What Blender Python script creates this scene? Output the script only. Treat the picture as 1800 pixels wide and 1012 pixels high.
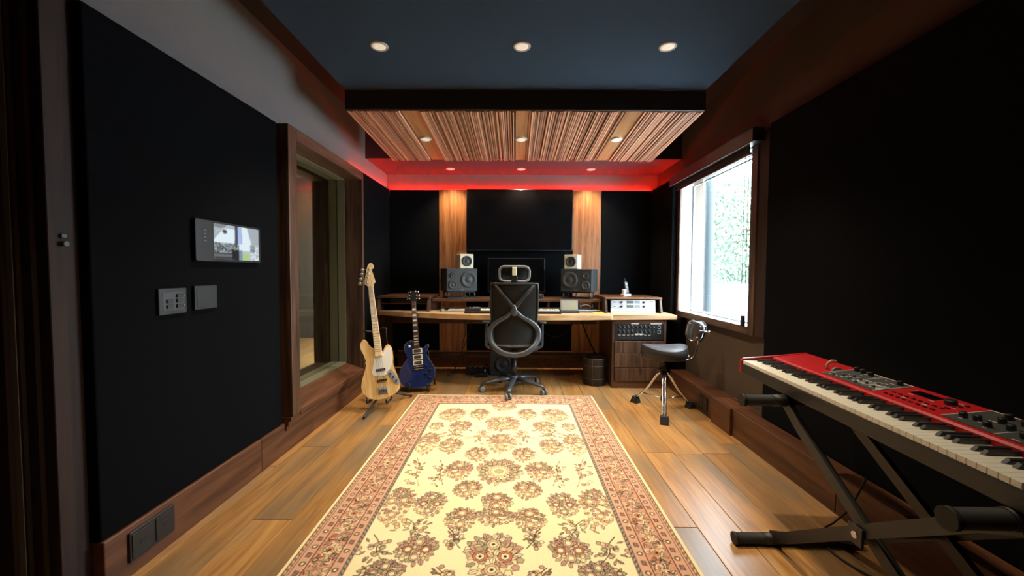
import bpy, bmesh, math, random
import numpy as np
from mathutils import Vector, Matrix
random.seed(7); rng = np.random.default_rng(7)
PI = math.pi
scene = bpy.context.scene
for o in list(bpy.data.objects): bpy.data.objects.remove(o)
COL = scene.collection

# ---------------------------------------------------------------- camera
FPX = 700.0
yaw = math.atan(5/FPX); pit = math.atan(29/FPX); rol = math.radians(0.3)
wv = Vector((-math.sin(yaw)*math.cos(pit), math.cos(yaw)*math.cos(pit), -math.sin(pit)))
r0 = Vector((math.cos(yaw), math.sin(yaw), 0)); u0 = r0.cross(wv)
rv = math.cos(rol)*r0 + math.sin(rol)*u0; uv = -math.sin(rol)*r0 + math.cos(rol)*u0
cam = bpy.data.cameras.new('camera'); cam.sensor_width = 36; cam.lens = 36*FPX/1800; cam.clip_start = 0.05
camo = bpy.data.objects.new('camera', cam); COL.objects.link(camo)
camo.matrix_world = Matrix(((rv.x, uv.x, -wv.x, 0), (rv.y, uv.y, -wv.y, 0), (rv.z, uv.z, -wv.z, 1.23), (0, 0, 0, 1)))
scene.camera = camo

# ---------------------------------------------------------------- world, portal, exposure
SKY = 24.0
world = bpy.data.worlds.new('world'); scene.world = world; world.use_nodes = True
bg = world.node_tree.nodes['Background']; bg.inputs[0].default_value = (0.80, 0.92, 1.0, 1); bg.inputs[1].default_value = SKY
pl = bpy.data.lights.new('window_portal', 'AREA'); pl.shape = 'RECTANGLE'; pl.size = 1.34; pl.size_y = 1.32; pl.cycles.is_portal = True
plo = bpy.data.objects.new('window_portal', pl); COL.objects.link(plo); plo.location = (1.96, 3.71, 1.48); plo.rotation_euler = (0, PI/2, 0)
vs = scene.view_settings; vs.view_transform = 'Standard'; vs.look = 'None'; vs.exposure = 0.0; vs.gamma = 1.0; vs.use_curve_mapping = False
SPOT_NEAR, SPOT_CLOUD, SPOT_SLAT, SPOT_SOFFIT = 48.0, 120.0, 88.0, 52.0
WARM = (1.0, 0.83, 0.60)

# ---------------------------------------------------------------- helpers
def lin(c):
    return tuple(((v/255)/12.92 if v/255 <= .04045 else ((v/255+.055)/1.055)**2.4) for v in c)

class MB:
    """collects shapes into one bmesh"""
    def __init__(s): s.bm = bmesh.new()
    def _add(s, verts, faces, smooth=False):
        vs_ = [s.bm.verts.new(v) for v in verts]
        for f in faces:
            try:
                fc = s.bm.faces.new([vs_[i] for i in f]); fc.smooth = smooth
            except ValueError: pass
        return vs_
    def box(s, x0, x1, y0, y1, z0, z1, bev=0, m=None, seg=2):
        v = [(x0,y0,z0),(x1,y0,z0),(x1,y1,z0),(x0,y1,z0),(x0,y0,z1),(x1,y0,z1),(x1,y1,z1),(x0,y1,z1)]
        if m is not None: v = [m @ Vector(p) for p in v]
        vv = s._add(v, [(0,3,2,1),(4,5,6,7),(0,1,5,4),(1,2,6,5),(2,3,7,6),(3,0,4,7)])
        if bev:
            es = list({e for q in vv for e in q.link_edges})
            r = bmesh.ops.bevel(s.bm, geom=es, offset=bev, segments=seg, affect='EDGES', profile=0.5, clamp_overlap=True)
        return s
    def prism(s, pts, h0, h1, axis='z', bev=0, m=None, seg=2):
        """2D outline extruded along an axis: z:(x,y) y:(x,z) x:(y,z)"""
        f = {'z': lambda p,h: (p[0],p[1],h), 'y': lambda p,h: (p[0],h,p[1]), 'x': lambda p,h: (h,p[0],p[1])}[axis]
        n = len(pts)
        v = [f(p,h0) for p in pts] + [f(p,h1) for p in pts]
        if m is not None: v = [m @ Vector(p) for p in v]
        fs = [tuple(range(n))[::-1], tuple(range(n,2*n))] + [(i,(i+1)%n,n+(i+1)%n,n+i) for i in range(n)]
        vv = s._add(v, fs)
        if bev:
            a = set(vv[:n]); b = set(vv[n:])
            es = [e for e in {e for q in vv for e in q.link_edges} if (e.verts[0] in a)==(e.verts[1] in a)]
            bmesh.ops.bevel(s.bm, geom=es, offset=bev, segments=seg, affect='EDGES', profile=0.5, clamp_overlap=True)
        return s
    def tube(s, path, r, n=10, closed=False, flat=1.0, up=None, m=None, caps=True):
        P = [Vector(p) for p in path]; k = len(P)
        R = r if isinstance(r, (list, tuple)) else [r]*k
        T = []
        for i in range(k):
            a = P[(i-1)%k] if (closed or i>0) else P[i]; b = P[(i+1)%k] if (closed or i<k-1) else P[i]
            T.append((b-a).normalized())
        nrm = Vector(up) if up else (Vector((0,0,1)) if abs(T[0].z)<.9 else Vector((1,0,0)))
        verts = []
        for i in range(k):
            if up: nrm = Vector(up)
            nrm = (nrm - T[i]*nrm.dot(T[i]))
            nrm = nrm.normalized() if nrm.length>1e-6 else T[i].orthogonal().normalized()
            b = T[i].cross(nrm)
            for j in range(n):
                a = 2*PI*j/n
                q = P[i] + (nrm*math.cos(a)*flat + b*math.sin(a))*R[i]
                verts.append(m @ q if m is not None else q)
        fs = []
        for i in range(k if closed else k-1):
            i2 = (i+1)%k
            for j in range(n): fs.append((i*n+j, i*n+(j+1)%n, i2*n+(j+1)%n, i2*n+j))
        vv = s._add(verts, fs, True)
        if caps and not closed:
            for q in (vv[:n][::-1], vv[-n:]):
                try: s.bm.faces.new(q)
                except ValueError: pass
        return s
    def lathe(s, prof, n=24, m=None, smooth=True, caps=True):
        verts = []
        for r_, z in prof:
            for j in range(n):
                a = 2*PI*j/n; q = Vector((r_*math.cos(a), r_*math.sin(a), z)); verts.append(m @ q if m is not None else q)
        fs = [(i*n+j, i*n+(j+1)%n, (i+1)*n+(j+1)%n, (i+1)*n+j) for i in range(len(prof)-1) for j in range(n)]
        vv = s._add(verts, fs, smooth)
        for q, rr in ((vv[:n][::-1], prof[0][0]), (vv[-n:], prof[-1][0])):
            if caps and rr > 1e-5:
                try: s.bm.faces.new(q)
                except ValueError: pass
        return s
    def grid(s, fn, nu, nv, thick=None, closed_u=False, smooth=True):
        vv = s._add([fn(i/(nu-(0 if closed_u else 1)), j/(nv-1)) for j in range(nv) for i in range(nu)],
               [(j*nu+i, j*nu+(i+1)%nu, (j+1)*nu+(i+1)%nu, (j+1)*nu+i) for j in range(nv-1) for i in range(nu if closed_u else nu-1)], smooth)
        if thick:
            bmesh.ops.solidify(s.bm, geom=list({f for v in vv for f in v.link_faces}), thickness=thick)
        return s
    def mesh(s, name):
        bmesh.ops.recalc_face_normals(s.bm, faces=s.bm.faces)
        me = bpy.data.meshes.new(name); s.bm.to_mesh(me); s.bm.free(); return me

def link(name, me, mat=None, parent=None, loc=None, rot=None):
    o = bpy.data.objects.new(name, me); COL.objects.link(o)
    if mat is not None and me is not None and not me.materials: me.materials.append(mat)
    if parent is not None: o.parent = parent
    if loc is not None: o.location = loc
    if rot is not None: o.rotation_euler = rot
    return o
def part(name, mb, mat, parent, label=None, loc=None, rot=None):
    o = link(name, mb.mesh(name), mat, parent, loc, rot)
    if label: o['label'] = label
    return o
def tag(o, label, cat, group=None, kind=None):
    o['label'] = label; o['category'] = cat
    if group: o['group'] = group
    if kind: o['kind'] = kind
    return o
def thing(name, label, cat, loc=(0,0,0), rot=(0,0,0), group=None, kind=None):
    o = link(name, None, None, None, loc, rot); return tag(o, label, cat, group, kind)
def single(name, mb, mat, label, cat, group=None, kind=None, loc=None, rot=None):
    return tag(link(name, mb.mesh(name), mat, None, loc, rot), label, cat, group, kind)
def crom(pts, sub=5, closed=False):
    P = [Vector(p if len(p)==3 else (p[0],p[1],0)) for p in pts]; n = len(P); out = []
    for i in range(n if closed else n-1):
        if closed: a,b,c,d = P[(i-1)%n],P[i],P[(i+1)%n],P[(i+2)%n]
        else: a,b,c,d = P[max(i-1,0)],P[i],P[i+1],P[min(i+2,n-1)]
        for k in range(sub):
            t = k/sub
            out.append(.5*((2*b)+(-a+c)*t+(2*a-5*b+4*c-d)*t*t+(-a+3*b-3*c+d)*t**3))
    if not closed: out.append(P[-1])
    return out
def crom2(pts, sub=5, closed=True): return [(v.x, v.y) for v in crom(pts, sub, closed)]
def rrect(x0, x1, y0, y1, r, n=4):
    out = []
    for cx, cy, a0 in ((x1-r,y1-r,0),(x0+r,y1-r,90),(x0+r,y0+r,180),(x1-r,y0+r,270)):
        for k in range(n+1):
            a = math.radians(a0+90*k/n); out.append((cx+r*math.cos(a), cy+r*math.sin(a)))
    return out
def Tm(x,y,z): return Matrix.Translation((x,y,z))
def Rm(a, ax): return Matrix.Rotation(a, 4, ax)

# ---------------------------------------------------------------- materials
def newmat(name):
    m = bpy.data.materials.new(name); m.use_nodes = True
    return m, m.node_tree, m.node_tree.nodes['Principled BSDF']
def plain(name, c, rough=.5, metal=0., var=.10, scale=40, bump=0, spec=.5, coat=0):
    """principled with a light procedural mottling"""
    m, nt, b = newmat(name); N = nt.nodes; L = nt.links
    tc = N.new('ShaderNodeTexCoord'); nz = N.new('ShaderNodeTexNoise'); nz.inputs['Scale'].default_value = scale; nz.inputs['Detail'].default_value = 4
    L.new(tc.outputs['Object'], nz.inputs['Vector'])
    mx = N.new('ShaderNodeMix'); mx.data_type = 'RGBA'
    mx.inputs['A'].default_value = (*[v*(1-var) for v in c], 1); mx.inputs['B'].default_value = (*[min(1,v*(1+var)) for v in c], 1)
    L.new(nz.outputs['Fac'], mx.inputs['Factor']); L.new(mx.outputs['Result'], b.inputs['Base Color'])
    b.inputs['Roughness'].default_value = rough; b.inputs['Metallic'].default_value = metal; b.inputs['Specular IOR Level'].default_value = spec
    b.inputs['Coat Weight'].default_value = coat
    if bump:
        bp = N.new('ShaderNodeBump'); bp.inputs['Strength'].default_value = bump; bp.inputs['Distance'].default_value = .002
        L.new(nz.outputs['Fac'], bp.inputs['Height']); L.new(bp.outputs['Normal'], b.inputs['Normal'])
    return m
def wood(name, dark, mid, light, axis=2, rough=.45, freq=1.0, contrast=1.0, grey=None, coat=0, varobj=.18, bumpy=.12):
    m, nt, b = newmat(name); N = nt.nodes; L = nt.links
    tc = N.new('ShaderNodeTexCoord'); oi = N.new('ShaderNodeObjectInfo')
    off = N.new('ShaderNodeVectorMath'); off.operation = 'SCALE'; off.inputs[0].default_value = (7.3, 11.1, 5.7)
    L.new(oi.outputs['Random'], off.inputs['Scale'])
    ad = N.new('ShaderNodeVectorMath'); ad.operation = 'ADD'; L.new(tc.outputs['Object'], ad.inputs[0]); L.new(off.outputs[0], ad.inputs[1])
    mp = N.new('ShaderNodeMapping'); sc = [14*freq]*3; sc[axis] = .9*freq; mp.inputs['Scale'].default_value = sc
    L.new(ad.outputs[0], mp.inputs['Vector'])
    n1 = N.new('ShaderNodeTexNoise'); n1.inputs['Scale'].default_value = 1.6; n1.inputs['Detail'].default_value = 7; n1.inputs['Roughness'].default_value = .62; n1.inputs['Distortion'].default_value = .9
    L.new(mp.outputs[0], n1.inputs['Vector'])
    cr = N.new('ShaderNodeValToRGB'); e = cr.color_ramp.elements
    e[0].position = .5-.17/contrast; e[0].color = (*dark,1); e[1].position = .5+.2/contrast; e[1].color = (*light,1)
    q = cr.color_ramp.elements.new(.5); q.color = (*mid,1)
    L.new(n1.outputs['Fac'], cr.inputs['Fac']); out = cr.outputs['Color']
    if grey:
        n2 = N.new('ShaderNodeTexNoise'); n2.inputs['Scale'].default_value = 1.0; n2.inputs['Detail'].default_value = 5
        mp2 = N.new('ShaderNodeMapping'); s2 = [5.]*3; s2[axis] = 1.1; mp2.inputs['Scale'].default_value = s2
        L.new(ad.outputs[0], mp2.inputs['Vector']); L.new(mp2.outputs[0], n2.inputs['Vector'])
        c2 = N.new('ShaderNodeValToRGB'); c2.color_ramp.elements[0].position = .44; c2.color_ramp.elements[1].position = .68
        c2.color_ramp.elements[1].color = (.65,.65,.65,1)
        L.new(n2.outputs['Fac'], c2.inputs['Fac'])
        mg = N.new('ShaderNodeMix'); mg.data_type = 'RGBA'; mg.inputs['B'].default_value = (*grey,1)
        L.new(c2.outputs['Color'], mg.inputs['Factor']); L.new(out, mg.inputs['A']); out = mg.outputs['Result']
    hs = N.new('ShaderNodeHueSaturation'); mr = N.new('ShaderNodeMapRange'); mr.inputs['To Min'].default_value = 1-varobj; mr.inputs['To Max'].default_value = 1+varobj
    L.new(oi.outputs['Random'], mr.inputs['Value']); L.new(mr.outputs[0], hs.inputs['Value']); L.new(out, hs.inputs['Color'])
    L.new(hs.outputs[0], b.inputs['Base Color'])
    b.inputs['Roughness'].default_value = rough; b.inputs['Coat Weight'].default_value = coat; b.inputs['Coat Roughness'].default_value = .15
    bp = N.new('ShaderNodeBump'); bp.inputs['Strength'].default_value = bumpy; bp.inputs['Distance'].default_value = .002
    L.new(n1.outputs['Fac'], bp.inputs['Height']); L.new(bp.outputs['Normal'], b.inputs['Normal'])
    return m
def emit(name, c, s):
    m, nt, b = newmat(name); b.inputs['Base Color'].default_value = (*c,1); b.inputs['Emission Color'].default_value = (*c,1); b.inputs['Emission Strength'].default_value = s
    return m
def glass(name, tint=(1,1,1), refl=1.0):
    m = bpy.data.materials.new(name); m.use_nodes = True; nt = m.node_tree; nt.nodes.clear(); N = nt.nodes; L = nt.links
    out = N.new('ShaderNodeOutputMaterial'); tr = N.new('ShaderNodeBsdfTransparent'); tr.inputs[0].default_value = (*tint,1)
    gl = N.new('ShaderNodeBsdfGlossy'); gl.inputs['Roughness'].default_value = .0
    lw = N.new('ShaderNodeLayerWeight'); lw.inputs['Blend'].default_value = .5
    pw = N.new('ShaderNodeMath'); pw.operation = 'POWER'; pw.inputs[1].default_value = 5; L.new(lw.outputs['Facing'], pw.inputs[0])
    mu = N.new('ShaderNodeMath'); mu.operation = 'MULTIPLY_ADD'; mu.inputs[1].default_value = .9*refl; mu.inputs[2].default_value = .045*refl; L.new(pw.outputs[0], mu.inputs[0])
    mx = N.new('ShaderNodeMixShader'); L.new(mu.outputs[0], mx.inputs[0]); L.new(tr.outputs[0], mx.inputs[1]); L.new(gl.outputs[0], mx.inputs[2]); L.new(mx.outputs[0], out.inputs[0])
    return m
def vcol(name, rough=.9, emission=0, bump=0):
    m, nt, b = newmat(name); N = nt.nodes; L = nt.links
    at = N.new('ShaderNodeAttribute'); at.attribute_name = 'Col'
    if emission:
        b.inputs['Base Color'].default_value = (.01,.01,.01,1); L.new(at.outputs['Color'], b.inputs['Emission Color']); b.inputs['Emission Strength'].default_value = emission
    else:
        L.new(at.outputs['Color'], b.inputs['Base Color'])
    b.inputs['Roughness'].default_value = rough; b.inputs['Specular IOR Level'].default_value = .15 if not emission else .5
    if bump:
        nz = N.new('ShaderNodeTexNoise'); nz.inputs['Scale'].default_value = 420; tc = N.new('ShaderNodeTexCoord'); L.new(tc.outputs['Object'], nz.inputs['Vector'])
        bp = N.new('ShaderNodeBump'); bp.inputs['Strength'].default_value = bump; bp.inputs['Distance'].default_value = .004
        L.new(nz.outputs['Fac'], bp.inputs['Height']); L.new(bp.outputs['Normal'], b.inputs['Normal'])
    return m

M = {}
M['plaster'] = plain('grey_plaster', (.205,.20,.19), .85, var=.05, scale=6)
M['ceil'] = plain('ceiling_paint', (.03,.026,.025), .9, var=.06, scale=6)
M['taupe'] = plain('dark_taupe_plaster', (.070,.045,.027), .85, var=.06, scale=6)
M['soffit'] = plain('soffit_paint', (.055,.045,.05), .85, var=.05, scale=6)
M['black_paint'] = plain('black_paint', (.012,.012,.013), .9)
M['fabric'] = plain('black_acoustic_fabric', (.0042,.0049,.0062), .95, var=.25, scale=260, bump=.15, spec=.06)
M['cloudfab'] = plain('blue_grey_ceiling_fabric', (.038,.062,.093), .95, var=.10, scale=300, bump=.12, spec=.15)
M['floor'] = wood('oak_floor', lin((140,98,54)), lin((168,122,70)), lin((188,143,88)), 1, .30, 1.3, .85, grey=lin((112,104,88)), varobj=.16)
M['base'] = wood('baseboard_wood', lin((62,35,20)), lin((88,52,31)), lin((110,70,43)), 1, .45, .8)
M['walnut'] = wood('walnut', lin((46,30,21)), lin((78,54,38)), lin((108,80,60)), 2, .42, 1.0)
M['walnut_y'] = wood('walnut_long_grain', lin((58,40,29)), lin((92,66,48)), lin((122,92,70)), 1, .45, 1.0)
M['walnut_x'] = wood('walnut_cross_grain', lin((56,34,21)), lin((90,57,36)), lin((118,80,52)), 0, .42, 1.0)
M['pilaster'] = wood('teak_veneer', lin((110,66,36)), lin((152,98,58)), lin((184,126,80)), 2, .45, 1.1)
M['jamb'] = wood('dark_mahogany', lin((30,17,13)), lin((42,24,18)), lin((56,33,25)), 2, .75, 1.0)
M['fascia'] = wood('dark_fascia_wood', lin((26,16,12)), lin((38,24,18)), lin((52,34,26)), 0, .6, 1.0)
M['slat'] = wood('slat_wood', lin((176,132,104)), lin((188,144,116)), lin((200,158,128)), 1, .55, .5, .5, varobj=.42, bumpy=0)
M['slatboard'] = wood('slat_board_wood', lin((150,104,66)), lin((180,132,88)), lin((206,160,114)), 1, .4, .7)
M['desktop'] = wood('desk_oak', lin((176,138,98)), lin((200,162,120)), lin((220,186,146)), 0, .42, .8)
M['felt'] = plain('olive_felt', (.15,.14,.078), .95, var=.12, scale=200)
M['glass'] = glass('window_glass', (.97,.985,.98))
M['dkglass'] = glass('studio_glass', (.97,.97,.94), 1.0)
M['black'] = plain('black_plastic', (.012,.012,.013), .42)
M['blackm'] = plain('matt_black', (.015,.015,.016), .75)
M['dkgrey'] = plain('dark_grey_plastic', (.05,.052,.056), .5)
M['barblack'] = plain('powder_coat_black', (.014,.013,.0125), .5)
M['traygrey'] = plain('tray_charcoal', (.022,.021,.020), .55)
M['plate'] = plain('anthracite_plate', (.012,.013,.0145), .45)
M['grey'] = plain('grey_plastic', (.16,.17,.18), .42)
M['bluegrey'] = plain('slate_grey_nylon', (.045,.052,.063), .34)
M['chrome'] = plain('chrome', (.75,.75,.76), .12, 1., var=.03)
M['steel'] = plain('brushed_steel', (.55,.55,.56), .3, 1., var=.06)
M['silver'] = plain('silver_faceplate', (.40,.43,.46), .38, .35, var=.05)
M['white'] = plain('white_plastic', (.78,.76,.70), .4, var=.03)
M['cream'] = plain('cream_lacquer', (.76,.72,.52), .4, var=.04)
M['ivory'] = plain('ivory_keys', (.86,.82,.70), .35, var=.02)
M['screen'] = plain('dark_screen', (.004,.004,.005), .12)
M['red'] = plain('red_lacquer', (.52,.016,.020), .34, var=.06)
M['redside'] = plain('red_side', (.28,.008,.014), .4)
M['panelgrey'] = plain('panel_grey', (.06,.064,.062), .5)
M['printwhite'] = plain('print_white', (.70,.68,.62), .6, var=.02)
M['rubber'] = plain('rubber', (.014,.013,.013), .7)
M['cone'] = plain('speaker_cone', (.035,.037,.04), .55)
M['spk'] = plain('speaker_ash_black', (.026,.029,.033), .5, var=.2, scale=90)
M['leather'] = plain('black_leather', (.022,.018,.016), .5, var=.25, scale=70, bump=.3)
M['stitch'] = plain('bin_seam', (.10,.085,.075), .6)
M['vinyl'] = plain('saddle_vinyl', (.045,.043,.056), .42, var=.2, scale=60, bump=.2)
M['ash'] = wood('natural_ash', lin((206,160,96)), lin((226,186,124)), lin((240,206,150)), 2, .22, 1.3, coat=.6, varobj=0)
M['maple'] = wood('maple', lin((226,190,134)), lin((238,206,152)), lin((246,222,176)), 2, .3, 1.0, coat=.4, varobj=0)
M['bluegloss'] = plain('blue_gloss', (.012,.024,.105), .16, var=.5, scale=14, coat=1)
M['rosewood'] = wood('rosewood', lin((44,26,18)), lin((62,38,28)), lin((82,52,38)), 2, .4)
M['pearl'] = plain('pearl', (.72,.70,.64), .3, var=.05)
M['binding'] = plain('binding', (.28,.24,.17), .4)
M['yellow'] = plain('yellow_paper', (.75,.58,.05), .6)
M['paper'] = plain('paper', (.75,.73,.68), .7, var=.03)
M['extwhite'] = plain('exterior_white_render', (.80,.82,.84), .85, var=.03, scale=3)
M['extgrey'] = plain('exterior_grey_blue', (.34,.42,.48), .8)
M['pipegrey'] = plain('dark_blue_grey_metal', (.045,.062,.070), .7)
M['leaf'] = plain('leaf_green', (.19,.27,.20), .6, var=.35, scale=3)
M['bark'] = plain('bark', (.12,.09,.06), .9)
M['pave'] = plain('exterior_paving', (.70,.71,.72), .9)
M['led'] = emit('red_led', (1.0,.012,.007), 150)
M['led_dim'] = emit('dim_red_led', (1.0,.02,.015), 22)
M['lens'] = emit('downlight_lens', (1.0,.90,.74), .38)
M['trimring'] = plain('downlight_ring', (.62,.60,.56), .4, .1)
M['liverug'] = plain('live_room_wall', (.09,.075,.055), .9)
M['knob'] = plain('knob_black', (.02,.02,.021), .35)

# ================================================================ SETTING
XL, XR, YB, YF, ZC = -1.655, 1.82, 5.17, -1.8, 2.83
S = 'structure'
# floor with separate planks
fl = thing('floor', 'weathered oak plank floor of the studio', 'floor', kind=S)
part('subfloor', MB().box(-1.95, 2.1, YF-.2, YB+.2, -.12, -.016), M['black_paint'], fl)
W0 = .1983
for i in range(-1, 17):
    x0, x1 = max(-1.49+i*W0, XL), min(-1.49+(i+1)*W0, XR)
    if x1-x0 < .02: continue
    fixed = {0: [2.73], 1: [1.91], 12: [2.68], 14: [2.67], 11: [1.88]}.get(i, [])
    cuts = [YF] + sorted(fixed or [random.uniform(-.2, 1.0), random.uniform(2.2, 3.8)])
    if fixed: cuts += [fixed[0]-random.uniform(1.5, 2.1), fixed[0]+random.uniform(1.3, 1.9)]
    cuts = sorted(c for c in cuts if YF <= c < YB-.3) + [YB]
    for a, b in zip(cuts, cuts[1:]):
        cx, cy = (x0+x1)/2, (a+b)/2
        part('plank', MB().box(x0-cx+.0012, x1-cx-.0012, a-cy+.0012, b-cy-.0012, -.016, random.uniform(-.0006, .0006), .0018, seg=1), M['floor'], fl, loc=(cx, cy, 0))
# live room beyond the studio window
lf = single('floor', MB().box(-4.6, -1.95, .8, 7.2, -.12, 0), M['floor'], 'wood floor of the dim room behind the studio window', 'floor', kind=S)
lw = MB(); lw.box(-4.75, -4.6, .8, 7.35, 0, 2.9); lw.box(-4.6, -1.95, 7.2, 7.35, 0, 2.9); lw.box(-4.6, -1.95, .65, .8, 0, 2.9)
single('wall_far', lw, M['liverug'], 'dark walls of the room behind the studio window', 'wall', kind=S)
single('ceiling', MB().box(-4.75, -1.95, .65, 7.35, 2.9, 3.0), M['liverug'], 'ceiling of the dim room behind the studio window', 'ceiling', kind=S)
# main ceiling
single('ceiling', MB().box(-1.95, 2.1, YF-.2, YB+.2, ZC, ZC+.1), M['ceil'], 'dark main ceiling glimpsed above the hanging panels', 'ceiling', kind=S)
# walls
DY0, DY1, DZ = .36, 1.30, 2.42            # door opening
WY0, WY1, WZ0, WZ1 = 2.70, 3.90, .22, 2.12 # studio window opening
w = MB(); X0 = -1.95
w.box(X0, XL, YF, DY0, -.016, ZC); w.box(X0, XL, DY0, DY1, DZ, ZC); w.box(X0, XL, DY1, WY0, -.016, ZC)
w.box(X0, XL, WY0, WY1, -.016, WZ0); w.box(X0, XL, WY0, WY1, WZ1, ZC); w.box(X0, XL, WY1, YB, -.016, ZC)
single('wall_left', w, M['plaster'], 'grey plaster wall above the studio window', 'wall', kind=S)
RY0, RY1, RZ0, RZ1 = 3.02, 4.40, .785, 2.24
w = MB(); X1 = 2.05
w.box(XR, X1, YF, RY0, -.016, ZC); w.box(XR, X1, RY1, YB, -.016, ZC); w.box(XR, X1, RY0, RY1, -.016, RZ0); w.box(XR, X1, RY0, RY1, RZ1, ZC)
single('wall_right', w, M['taupe'], 'dark taupe plaster wall around the bright window', 'wall', kind=S)
single('wall_back', MB().box(-1.95, X1, YB, YB+.2, -.016, ZC), M['plaster'], 'back wall lit red above the dark fabric panels', 'wall', kind=S)
single('wall_front', MB().box(-1.95, X1, YF-.2, YF, -.016, ZC), M['plaster'], 'plain plaster wall opposite the desk', 'wall', kind=S)
# dropped soffit over the desk
so = thing('trim_1', 'dropped ceiling soffit above the desk, dark red underneath', 'soffit', kind=S)
part('soffit_box', MB().box(XL, XR, 4.445, YB, 2.47, ZC), M['soffit'], so)
part('soffit_face', MB().box(XL, XR, 4.43, 4.445, 2.468, ZC), M['black_paint'], so, 'black front face')
# baseboards
b = thing('baseboard_left', 'brown wooden baseboard under the left fabric panel and window', 'baseboard', kind=S)
for a0, a1 in ((1.44, 2.37), (2.372, 3.0)): part('board', MB().box(-1.65, -1.535, a0, a1, 0, .205, .004), M['base'], b)
sl = [(-1.65,0),(-1.536,0),(-1.536,.150),(-1.526,.155),(-1.526,.180),(-1.512,.187),(-1.512,.212),(-1.494,.220),(-1.494,.245),(-1.65,.245)]
part('window_base', MB().prism(sl, 2.62, 3.95, 'y'), M['base'], b, 'moulded box under the studio window sill')
part('board', MB().box(-1.65, -1.55, 3.95, 5.09, 0, .205, .004), M['base'], b)
b = thing('baseboard_right', 'deep reddish brown baseboard box along the right wall', 'baseboard', kind=S)
for a0, a1 in ((-1.7, .6), (.602, 2.0), (2.002, 2.97), (2.972, 3.26), (3.262, 4.19)):
    d = .0 if a0 != 2.972 else -.02
    part('board', MB().box(1.645+d, 1.815, a0, a1, 0, .205, .005), M['base'], b)
b = thing('baseboard_back', 'brown baseboard on the back wall beneath the desk', 'baseboard', kind=S)
for a0, a1 in ((-1.5, 0), (.002, 1.6)): part('board', MB().box(a0, a1, 5.06, 5.165, 0, .205, .004), M['base'], b)

# door jamb (stepped, beside the camera)
d = thing('door_1', 'dark mahogany stepped door frame at the left edge', 'door', kind=S)
steps = [(-1.58, 1.385, 1.435), (-1.574, 1.335, 1.384), (-1.612, 1.318, 1.334), (-1.645, 1.303, 1.317), (-1.675, 1.286, 1.302)]
for k, (fx, a0, a1) in enumerate(steps):
    part('jamb_step', MB().box(-1.90, fx, a0, a1, 0, 2.5, .002, seg=1), M['jamb'], d)
part('door_leaf', MB().box(-1.84, -1.78, .42, 1.285, .01, 2.40, .003), M['jamb'], d)
part('jamb_step', MB().box(-1.90, -1.60, .30, .42, 0, 2.5, .002), M['jamb'], d)
part('head', MB().box(-1.90, -1.60, .42, 1.285, 2.40, 2.5, .002), M['jamb'], d)
st = MB(); st.box(-1.582, -1.566, 1.37, 1.388, 1.338, 1.352, .002); st.tube([(-1.575,1.378,1.318),(-1.558,1.378,1.318)], .009, 10)
part('strike_plate', st, M['dkgrey'], d)

# studio window on the left: casing, felt lined reveal, two panes
wn = thing('window_1', 'tall studio window with walnut frame and olive lined reveal', 'window', kind=S)
part('casing', MB().box(-1.655, -1.487, 2.63, 2.73, .246, 2.19, .004), M['walnut'], wn)
part('casing', MB().box(-1.655, -1.487, 3.885, 3.925, .246, 2.19, .004), M['walnut'], wn)
part('casing', MB().box(-1.655, -1.487, 2.731, 3.884, 2.11, 2.19, .004), M['walnut_y'], wn)
part('sill', MB().prism([(-1.70,.23),(-1.488,.23),(-1.488,.262),(-1.50,.268),(-1.70,.335)], 2.731, 3.884, 'y'), M['base'], wn)
for k, (a0, a1) in enumerate(((-1.725, -1.657), (-1.81, -1.737))):
    part('felt_strip', MB().box(a0, a1, 3.878, 3.90, .335, 2.105), M['felt'], wn)
    part('felt_strip', MB().box(a0, a1, 2.70, 2.735, .335, 2.105), M['felt'], wn)
    part('felt_strip', MB().box(a0, a1, 2.736, 3.877, 2.104, 2.118), M['felt'], wn)
    part('felt_strip', MB().box(a0, a1, 2.736, 3.877, .30, .335), M['felt'], wn)
for x in (-1.731, -1.816): part('pane', MB().box(x-.005, x+.005, 2.71, 3.89, .30, 2.115), M['dkglass'], wn)
part('inner_frame', MB().box(-1.95, -1.822, 3.83, 3.90, .30, 2.10, .003), M['walnut'], wn)
part('inner_frame', MB().box(-1.95, -1.822, 2.70, 2.77, .30, 2.10, .003), M['walnut'], wn)
part('inner_frame', MB().box(-1.95, -1.822, 2.771, 3.829, .24, .33, .003), M['walnut_y'], wn)
part('inner_frame', MB().box(-1.95, -1.822, 2.771, 3.829, 2.08, 2.12, .003), M['walnut_y'], wn)

# bright window on the right
wn = thing('window_2', 'bright daylight window with brown wooden frame', 'window', kind=S)
part('casing', MB().box(1.785, 1.86, 2.985, 3.06, .755, 2.25, .003), M['walnut'], wn)
part('casing', MB().box(1.797, 1.8195, 2.87, 2.984, .755, 2.25, .002), M['jamb'], wn)
part('casing', MB().box(1.785, 1.802, 4.365, 4.425, .755, 2.25, .003), M['walnut'], wn)
part('casing', MB().box(1.785, 1.86, 3.061, 4.364, 2.17, 2.25, .003), M['walnut_y'], wn)
part('sill', MB().box(1.785, 1.802, 3.061, 4.364, .755, .815, .002), M['walnut_y'], wn)
part('reveal', MB().box(1.8025, 1.93, 4.365, 4.40, .79, 2.235), M['extwhite'], wn, 'white reveal, overexposed daylight put into its colour')  # white carried out to the casing stands for overexposed daylight, sill likewise
part('reveal', MB().box(1.861, 1.93, 3.025, 3.06, .79, 2.235), M['extwhite'], wn, 'white reveal, overexposed daylight put into its colour')
part('reveal', MB().box(1.8025, 2.05, 3.061, 4.364, .787, .81), M['extwhite'], wn, 'white inner sill, overexposed daylight put into its colour')
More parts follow.
